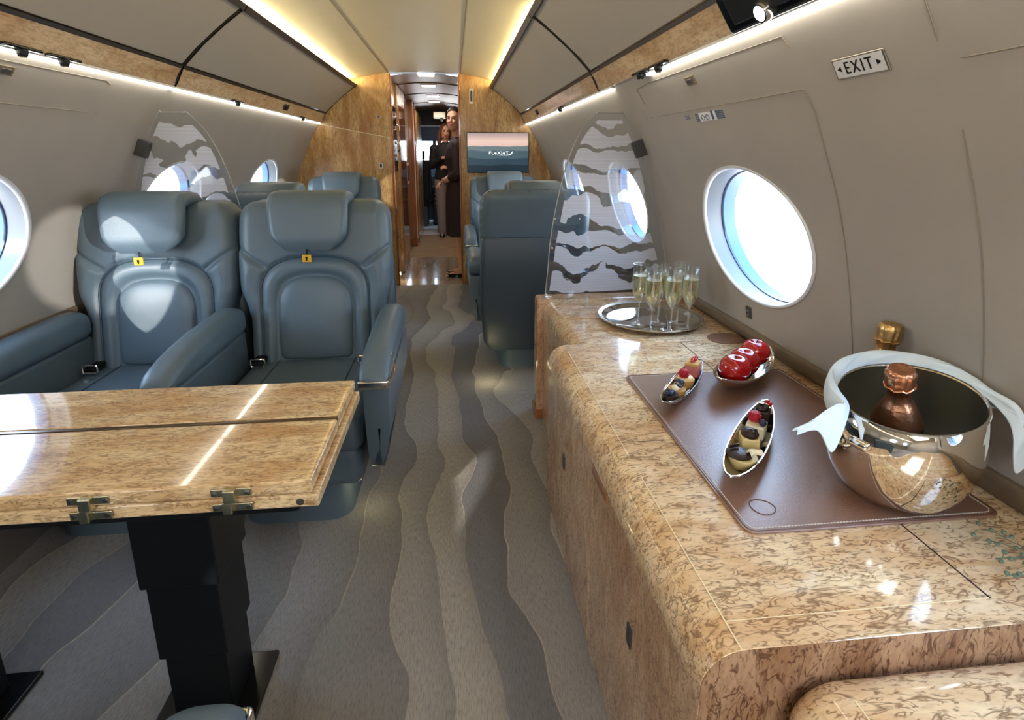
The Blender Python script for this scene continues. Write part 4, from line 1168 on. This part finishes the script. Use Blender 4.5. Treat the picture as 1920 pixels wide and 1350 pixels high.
a = MB().rbox((-.582-ox, 0, 1.02), (.008, .34, .26), .002).build('notice_frame', M['white'], t); MB().box((-.577-ox, 0, 1.02), (.002, .27, .19)).build('notice', M['darkgrey'], a, sm=0)
t, ox, oy = cab('galley_post', 'reddish wooden post before the cockpit passage', 'post', 7.32, 7.55, M['wood_red'], -.525)
MB().rbox((-.525-ox, -.05, 1.0), (.012, .06, 1.8), .003).build('pale_edge', M['white'], t)
t, ox, oy = cab('galley_cabinet', 'tall wooden cabinet at the far end of the galley', 'cabinet', 7.6, 9.0, M['wood_red'], -.515)
MB().rbox((-.512-ox, 0, 1.0), (.006, 1.2, 1.7), .002).build('door', M['burl_bulk'], t)
# right side closet which the first woman leans beside
t = thing('galley_closet', 'wooden closet on the right side of the galley', 'closet', (.33, 6.9, 0))
MB().rbox((0, 0, .97), (.36, 2.5, 1.93), .006).build('cabinet_body', M['burl_bulk'], t); MB().rbox((-.182, 0, .97), (.006, 1.1, 1.7), .002).build('door', M['wood_red'], t)
# cockpit
m = MB()
for x0, x1, z0, z1 in ((-1.1, .6, 0, .62), (-1.1, .6, 1.50, 2.05)): m.box(((x0+x1)/2, 10.55, (z0+z1)/2), (x1-x0, .06, z1-z0))
for x in (-1.05, -.36, .22, .58): m.box((x, 10.55, 1.2), (.06, .05, .8))
struct(m.build('wall_cockpit', M['cockpit'], sm=0))
struct(MB().box((-1.08, 9.85, 1.0), (.05, 1.4, 2)).build('wall_cockpit_left', M['cockpit'], sm=0)); struct(MB().box((.58, 9.85, 1.0), (.05, 1.4, 2)).build('wall_cockpit_right', M['cockpit'], sm=0))
struct(MB().box((-.25, 9.85, 1.97), (1.7, 1.5, .05)).build('ceiling', M['cockpit'], sm=0))
m = MB(); m.box((-.78, 9.08, 1), (.50, .05, 2)); m.box((.30, 9.08, 1), (.50, .05, 2)); m.box((-.25, 9.08, 1.86), (1.5, .05, .30)); struct(m.build('wall_cockpit_rear', M['cockpit'], sm=0))
t = thing('instrument_panel', 'dark cockpit instrument panel below the windscreen', 'instrument panel', (-.25, 10.3, 0))
MB().rbox((0, 0, .86), (1.5, .30, .56), .03).build('panel_body', M['cockpit'], t)
for x in (-.52, -.17, .18, .53):
    MB().rbox((x, -.155, .95), (.28, .012, .22), .006).build('display', M['blueglow'], t)
MB().rbox((-.0, -.42, .35), (.28, .62, .70), .03).build('centre_console', M['cockpit'], t)
m = MB()
for i in range(4):
    for j in range(3): m.rbox((-.08+.05*i, -.735, .40+.08*j), (.03, .01, .03), .004)
m.build('console_keys', M['satin'], t)
def pilot(label, x):
    t = thing('pilot_seat', label, 'seat', (x, 9.38, 0))
    MB().rbox((0, 0, .80), (.46, .13, .72), .05, 4).build('backrest', M['black'], t); MB().rbox((0, .0, 1.24), (.26, .10, .17), .04, 4).build('headrest', M['black'], t)
    MB().rbox((0, .26, .42), (.46, .48, .13), .05, 4).build('seat_cushion', M['black'], t); MB().rbox((0, .2, .18), (.30, .34, .36), .03).build('pedestal', M['darkgrey'], t)
pilot('black pilot seat on the left side of the cockpit', -.62)
pilot('black pilot seat on the right side of the cockpit', .16)
t = thing('ceiling_console', 'small dark overhead panel with a lamp at the cockpit entrance', 'control panel', (-.20, 8.6, 1.80)); MB().rbox((0, 0, .05), (.20, .12, .10), .01).build('panel_body', M['satin'], t); MB().ball((.03, -.05, -.015), .03, 10).build('lamp', M['white'], t)

# ------------------------------------------------------------------ people
def capsule(m, pts, radii, n=14):
    P = [Vector(p) for p in pts]
    for a, b, ra, rb in zip(P, P[1:], radii, radii[1:]):
        k = 6; m.tube([a.lerp(b, i/k) for i in range(k+1)], [ra+(rb-ra)*i/k for i in range(k+1)], n)
    for p, r in zip(P, radii): m.ball(p, r, n)
def remesh(o, vox, it=6):
    r = o.modifiers.new('one_surface', 'REMESH'); r.mode = 'VOXEL'; r.voxel_size = vox; r.use_smooth_shade = True
    s = o.modifiers.new('soften', 'SMOOTH'); s.factor = .5; s.iterations = it
def head(m, H, R):
    """H centre of the head, R rotation (local -Y is the face)"""
    def p(x, y, z): return H+R @ Vector((x, y, z))
    m.ball(p(0, .012, .020), (.074, .092, .098), 24, M=R)
    m.ball(p(0, -.012, -.040), (.060, .072, .075), 20, M=R)
    m.ball(p(0, -.045, -.088), (.026, .024, .022), 14, M=R)
    m.tube([p(0, -.078, .018), p(0, -.088, -.008), p(0, -.092, -.022)], [.008, .010, .0115], 10); m.ball(p(0, -.091, -.022), .0115, 10)
    for s in (-1, 1):
        m.ball(p(s*.010, -.086, -.025), .0080, 8); m.ball(p(s*.030, -.072, -.024), (.020, .014, .018), 10, M=R)
        m.ball(p(s*.028, -.078, .026), (.022, .009, .007), 10, M=R); m.ball(p(s*.074, .012, -.008), (.010, .020, .030), 10, M=R)
    m.ball(p(0, -.078, -.052), (.022, .012, .009), 10, M=R)
def face_parts(t, H, R, body):
    def p(x, y, z): return H+R @ Vector((x, y, z))
    e = MB(); b = MB()
    for s in (-1, 1):
        e.ball(p(s*.029, -.0770, .008), (.0118, .006, .0054), 10, M=R); b.ball(p(s*.030, -.0855, .028), (.017, .004, .0024), 8, M=R)
    e.build('eyes', M['eye'], body, sm=80); b.build('eyebrows', M['hair'], body, sm=80)
    l = MB(); l.ball(p(0, -.0885, -.0500), (.020, .006, .0045), 10, M=R); l.ball(p(0, -.0885, -.0575), (.017, .006, .005), 10, M=R); l.build('lips', M['lips'], body, sm=80)
def hand(m, W, d, up, side, curl=.5, sc=1.0):
    """W wrist, d pointing direction, up = back of hand"""
    d = d.normalized(); up = (up-d*up.dot(d)).normalized(); r = d.cross(up)*side
    pc = W+d*.045*sc
    B = Matrix((r, d, up)).transposed(); m.ball(pc, (.036*sc, .050*sc, .015*sc), 12, M=B)
    for i, ln in enumerate((.066, .074, .070, .056)):
        b = W+d*.084*sc+r*(.026-.0175*i)*sc
        q1 = b+(d*math.cos(curl*.5)-up*math.sin(curl*.5))*ln*.45*sc; q2 = q1+(d*math.cos(curl*1.5)-up*math.sin(curl*1.5))*ln*.32*sc; q3 = q2+(d*math.cos(curl*2.3)-up*math.sin(curl*2.3))*ln*.25*sc
        capsule(m, (b-d*.02, b, q1, q2, q3), (.008*sc, .0085*sc, .0078*sc, .007*sc, .006*sc), 8)
    b = W+d*.025*sc+r*.026*sc; q1 = b+(d*.6+r*.75-up*.2).normalized()*.036*sc; q2 = q1+(d*.9+r*.3-up*.3).normalized()*.028*sc
    capsule(m, (b-r*.012, b, q1, q2), (.011*sc, .0105*sc, .009*sc, .0075*sc), 8)
def rings_ell(rows, n=28, xo=0, yo=0):
    return [[(cx+a*math.cos(2*PI*i/n), cy+b*math.sin(2*PI*i/n), z) for i in range(n)] for z, cx, cy, a, b in rows]

def woman_one():
    # stands in profile facing -X, head turned to the camera; world placement at the root
    t = thing('person', 'woman in a dark knee-length dress standing in the galley doorway, hands clasped', 'person', (.045, 5.44, 0))
    V = Vector
    m = MB()
    m.loft(rings_ell([(.84, .0, 0, .085, .14), (.93, .015, 0, .115, .165), (1.02, .01, 0, .095, .135), (1.10, .0, 0, .09, .125), (1.22, -.012, 0, .108, .145), (1.32, -.002, 0, .095, .165), (1.38, .005, 0, .07, .13), (1.42, .004, 0, .05, .06)]))
    capsule(m, ((.0, 0, 1.38), (-.012, -.004, 1.50)), (.052, .048))
    for s in (-1, 1):
        capsule(m, ((.0, s*.075, .88), (-.005, s*.075, .48), (.012, s*.068, .26), (.02, s*.062, .085)), (.088, .056, .050, .034))
        capsule(m, ((.03, s*.062, .05), (-.06, s*.062, .030), (-.135, s*.060, .018)), (.030, .028, .018))
        sh = V((.0, s*.165, 1.335)); el = V((.0, s*.205, 1.065)); wr = V((-.155, s*.050, .985))
        capsule(m, (sh, el, wr), (.050, .038, .026))
        hand(m, wr, V((-.55, -s*.75, -.32)), V((-.6, s*.1, .6)), -s, .7)
    R_ = Matrix.Rotation(math.radians(-22), 3, 'Z') @ Matrix.Rotation(math.radians(-3), 3, 'X')
    H = V((-.030, -.012, 1.585)); head(m, H, R_)
    b = m.build('body', M['skin'], t, sm=80); remesh(b, .0058, 5)
    face_parts(t, H, R_, b)
    h = MB()
    def p(x, y, z): return H+R_ @ V((x, y, z))
    rings = []
    for k in range(14):
        f = k/13; a = f*1.72
        ring = []
        for i in range(28):
            q = 2*PI*i/28; d = V((math.sin(a)*math.cos(q), math.sin(a)*math.sin(q), math.cos(a)))
            fr = max(0, -d.y); lim = 1-.50*fr if a > .75 else 1
            aa = min(a, .80+.95*(1-fr)); d = V((math.sin(aa)*math.cos(q), math.sin(aa)*math.sin(q), math.cos(aa)))
            ring.append(p(d.x*.082, .014+d.y*.102, .022+d.z*.106))
        rings.append(ring)
    h.loft(rings); h.ball(p(0, .115, .0), (.042, .036, .042), 14, M=R_)
    h.build('hair', M['hair'], b, sm=80)
    d = MB()
    d.loft(rings_ell([(.44, .01, 0, .150, .190), (.52, .01, 0, .148, .190), (.70, .008, 0, .146, .190), (.86, .01, 0, .142, .188), (.94, .018, 0, .138, .184), (1.03, .008, 0, .112, .150), (1.10, .0, 0, .106, .142), (1.22, -.012, 0, .124, .162), (1.31, -.004, 0, .112, .180), (1.365, .002, 0, .092, .160), (1.40, .002, 0, .070, .095), (1.425, .0, 0, .056, .064)]))
    for s in (-1, 1):
        sh = V((.0, s*.160, 1.335)); el = V((.0, s*.205, 1.065)); wr = V((-.155, s*.050, .985)); e2 = el.lerp(wr, .42)
        capsule(d, (sh, el, e2), (.064, .056, .046))
    o = d.build('dress', M['dress'], b, sm=80); remesh(o, .007, 6)
    s_ = MB()
    for s in (-1, 1):
        s_.loft([[(x, s*.061+y*w, z+zz) for x, y in [(.07-.105+.105*math.cos(q*PI/10)*1.0, .036*math.sin(q*PI/10)) for q in range(20)] for zz in (0,)] for z, w in ((0.001, 1), (.02, 1.05), (.038, .95))])
    s_.build('shoes', M['blackgloss'], b, sm=60)
    wt = MB(); q = V((-.155, -.050, .985)); e = V((0, -.205, 1.065)); dd = (q-e).normalized(); c0 = e.lerp(q, .9); u = dd.cross(V((0, 0, 1))).normalized(); w = u.cross(dd)
    wt.tube([c0+u*.032*math.cos(i*PI/8)+w*.032*math.sin(i*PI/8) for i in range(16)], .006, 6, loop=True); wt.build('wristwatch', M['satin'], b)
def woman_two():
    t = thing('person', 'second woman with long brown hair in a black jacket and grey trousers, farther back', 'person', (-.115, 8.25, 0))
    V = Vector; m = MB()
    m.loft(rings_ell([(.84, 0, 0, .15, .10), (.95, 0, 0, .165, .115), (1.08, 0, 0, .128, .10), (1.24, 0, 0, .155, .11), (1.33, 0, 0, .17, .095), (1.40, 0, 0, .10, .07), (1.43, 0, 0, .05, .05)]))
    capsule(m, ((0, 0, 1.40), (0, -.01, 1.50)), (.05, .047))
    for s in (-1, 1):
        capsule(m, ((s*.085, 0, .88), (s*.085, -.01, .48), (s*.08, .01, .09)), (.088, .058, .036)); capsule(m, ((s*.08, .02, .05), (s*.085, -.12, .022)), (.032, .022))
        sh = V((s*.175, 0, 1.34)); el = V((s*.215, .01, 1.08)); wr = V((s*.045, -.16, 1.20 if s < 0 else 1.05)); capsule(m, (sh, el, wr), (.052, .040, .027)); hand(m, wr, V((-s*.8, -.4, .2)), V((0, -.6, .8)), s, .8)
    R_ = Matrix.Rotation(math.radians(12), 3, 'Z') @ Matrix.Rotation(math.radians(4), 3, 'X'); H = V((0, -.02, 1.585)); head(m, H, R_)
    b = m.build('body', M['skin'], t, sm=80); remesh(b, .007, 5); face_parts(t, H, R_, b)
    h = MB()
    def p(x, y, z): return H+R_ @ V((x, y, z))
    h.ball(p(0, .022, .030), (.086, .095, .098), 18, M=R_)
    for s in (-1, 1): capsule(h, (p(s*.06, .0, .06), p(s*.085, .005, -.03), p(s*.095, .0, -.14), p(s*.085, -.02, -.24)), (.03, .034, .036, .02))
    o = h.build('hair', M['hair2'], b, sm=80); remesh(o, .008, 5)
    d = MB(); d.loft(rings_ell([(.84, 0, 0, .175, .125), (.95, 0, 0, .178, .128), (1.08, 0, 0, .145, .115), (1.24, 0, 0, .17, .125), (1.33, 0, 0, .185, .11), (1.40, 0, 0, .12, .085), (1.43, 0, 0, .07, .065)]))
    for s in (-1, 1):
        sh = V((s*.175, 0, 1.34)); el = V((s*.215, .01, 1.08)); wr = V((s*.045, -.16, 1.20 if s < 0 else 1.05)); capsule(d, (sh, el, el.lerp(wr, .9)), (.066, .054, .040))
    o = d.build('jacket', M['jacket'], b, sm=80); remesh(o, .009, 5)
    d = MB()
    for s in (-1, 1): d.loft([[(s*.085+a*math.cos(2*PI*i/20), yc+a*math.sin(2*PI*i/20), z) for i in range(20)] for z, a, yc in ((.06, .07, .0), (.30, .075, 0), (.52, .08, -.005), (.88, .105, 0))])
    d.build('trousers', M['trousers'], b, sm=80)
    d = MB()
    for s in (-1, 1): d.rbox((s*.085, -.045, .022), (.075, .24, .044), .018, 3)
    d.build('shoes', M['blackgloss'], b, sm=60)
woman_one(); woman_two()
# ------------------------------------------------------------------ light
w = bpy.data.worlds.new('sky'); SC.world = w; w.use_nodes = True
nt = w.node_tree; N = NT(nt); bg = nt.nodes['Background']
tc = N.n('ShaderNodeTexCoord'); sx = N.n('ShaderNodeSeparateXYZ'); N.l(tc.outputs['Generated'], sx.inputs[0])
c = N.ramp(N.math('MULTIPLY_ADD', sx.outputs['Z'], .5, .5), [(0, (.80, .82, .86, 1)), (.4275, (.85, .87, .9, 1)), (.4285, (.07, .07, .08, 1)), (.4325, (.07, .07, .08, 1)), (.4335, (.90, .93, .97, 1)), (.5, (.80, .90, 1, 1)), (.6, (.62, .80, 1, 1)), (1, (.35, .58, 1, 1))])
N.l(c, bg.inputs[0]); bg.inputs[1].default_value = WORLD
def lamp_(kind, name, loc, e, col=(1, 1, 1), size=None, sy=None, aim=None, **kw):
    d = bpy.data.lights.new(name, kind); d.energy = e; d.color = col
    if kind == 'AREA':
        d.shape = 'RECTANGLE'; d.size = size; d.size_y = sy or size
    for k, v in kw.items(): setattr(d, k, v)
    o = bpy.data.objects.new(name, d); COL.objects.link(o); o.location = loc
    if aim is not None and kind == 'AREA':
        zz = -Vector(aim).normalized(); yy = (Vector((0, 1, 0))-zz*zz.y).normalized(); x_ = yy.cross(zz); mm = Matrix((x_, yy, zz)).transposed().to_4x4(); mm.translation = loc; o.matrix_world = mm
    elif aim is not None: o.rotation_mode = 'QUATERNION'; o.rotation_quaternion = Vector(aim).to_track_quat('-Z', 'Y')
    return o
lamp_('SUN', 'sun', (4, -4, 3), SUN2, (1, .96, .9), aim=(-1, .74, -.06), angle=math.radians(.8))
lamp_('SUN', 'sun_glint', (-4, -4, 4), SUN, (1, .95, .86), aim=SUNDIR, angle=math.radians(.8))
for side, ws in ((1, WR), (-1, WL)):
    for yc in ws:
        o = lamp_('AREA', 'window_portal', (wx(side, WZ)+side*.13, yc, WZ), 1, size=.46, sy=.74, aim=(-side, 0, 0))
        o.data.cycles.is_portal = True
for s in (-1, 1):
    for y0, y1 in ((Y0, SEAM), (SEAM, YB)):
        lamp_('AREA', 'cove_light', (XC+s*.655, (y0+y1)/2, 1.880), COVE*(y1-y0), (1, .84, .45), size=.02, sy=y1-y0-.1, aim=(-s*.8, 0, .6))
for y in (5.3, 6.0, 7.0, 7.7): lamp_('AREA', 'galley_light', (-.24, y, 1.93), 2.2, (1, .93, .82), size=.14, sy=.10, aim=(0, 0, -1))
lamp_('AREA', 'cabin_fill', (XC, -1.2, 1.93), FILL, (.94, .97, 1), size=.9, sy=2.0, aim=(0, .25, -1))  # soft fill added out of view to brighten the cabin, no actual fixture
lamp_('AREA', 'cockpit_light', (-.2, 9.8, 1.9), 3, (.8, .9, 1), size=.8, sy=.5, aim=(0, 0, -1))
for x, y, e in ((-.33, 1.70, .12), (.17, 2.72, .35), (-.55, 5.2, .5)): lamp_('POINT', 'floor_light', (x, y, .09), e, (1, .85, .45), shadow_soft_size=.02)
# ------------------------------------------------------------------ camera
cd = bpy.data.cameras.new('camera'); cam = bpy.data.objects.new('camera', cd); COL.objects.link(cam)
cd.sensor_fit = 'HORIZONTAL'; cd.sensor_width = 36; cd.lens = 36*980/1920; cd.clip_start = .02; cd.clip_end = 500
cd.shift_x = (960-950)/1920; cd.shift_y = (525-675)/1920
d = Vector(((850-950)/980, -(290-525)/980, -1)).normalized()
u = Vector((0, -d.z, d.y)).normalized(); xx = d.cross(u)
cam.matrix_world = Matrix(((xx.x, xx.y, xx.z, 0), (d.x, d.y, d.z, 0), (u.x, u.y, u.z, 1.25), (0, 0, 0, 1)))
SC.camera = cam
SC.view_settings.view_transform = VIEW; SC.view_settings.look = LOOK; SC.view_settings.exposure = EXPO
SC.cycles.max_bounces = 10; SC.cycles.diffuse_bounces = 4; SC.cycles.glossy_bounces = 5; SC.cycles.transparent_max_bounces = 24; SC.cycles.transmission_bounces = 6
SC.cycles.caustics_reflective = False; SC.cycles.caustics_refractive = False; SC.cycles.sample_clamp_indirect = 6
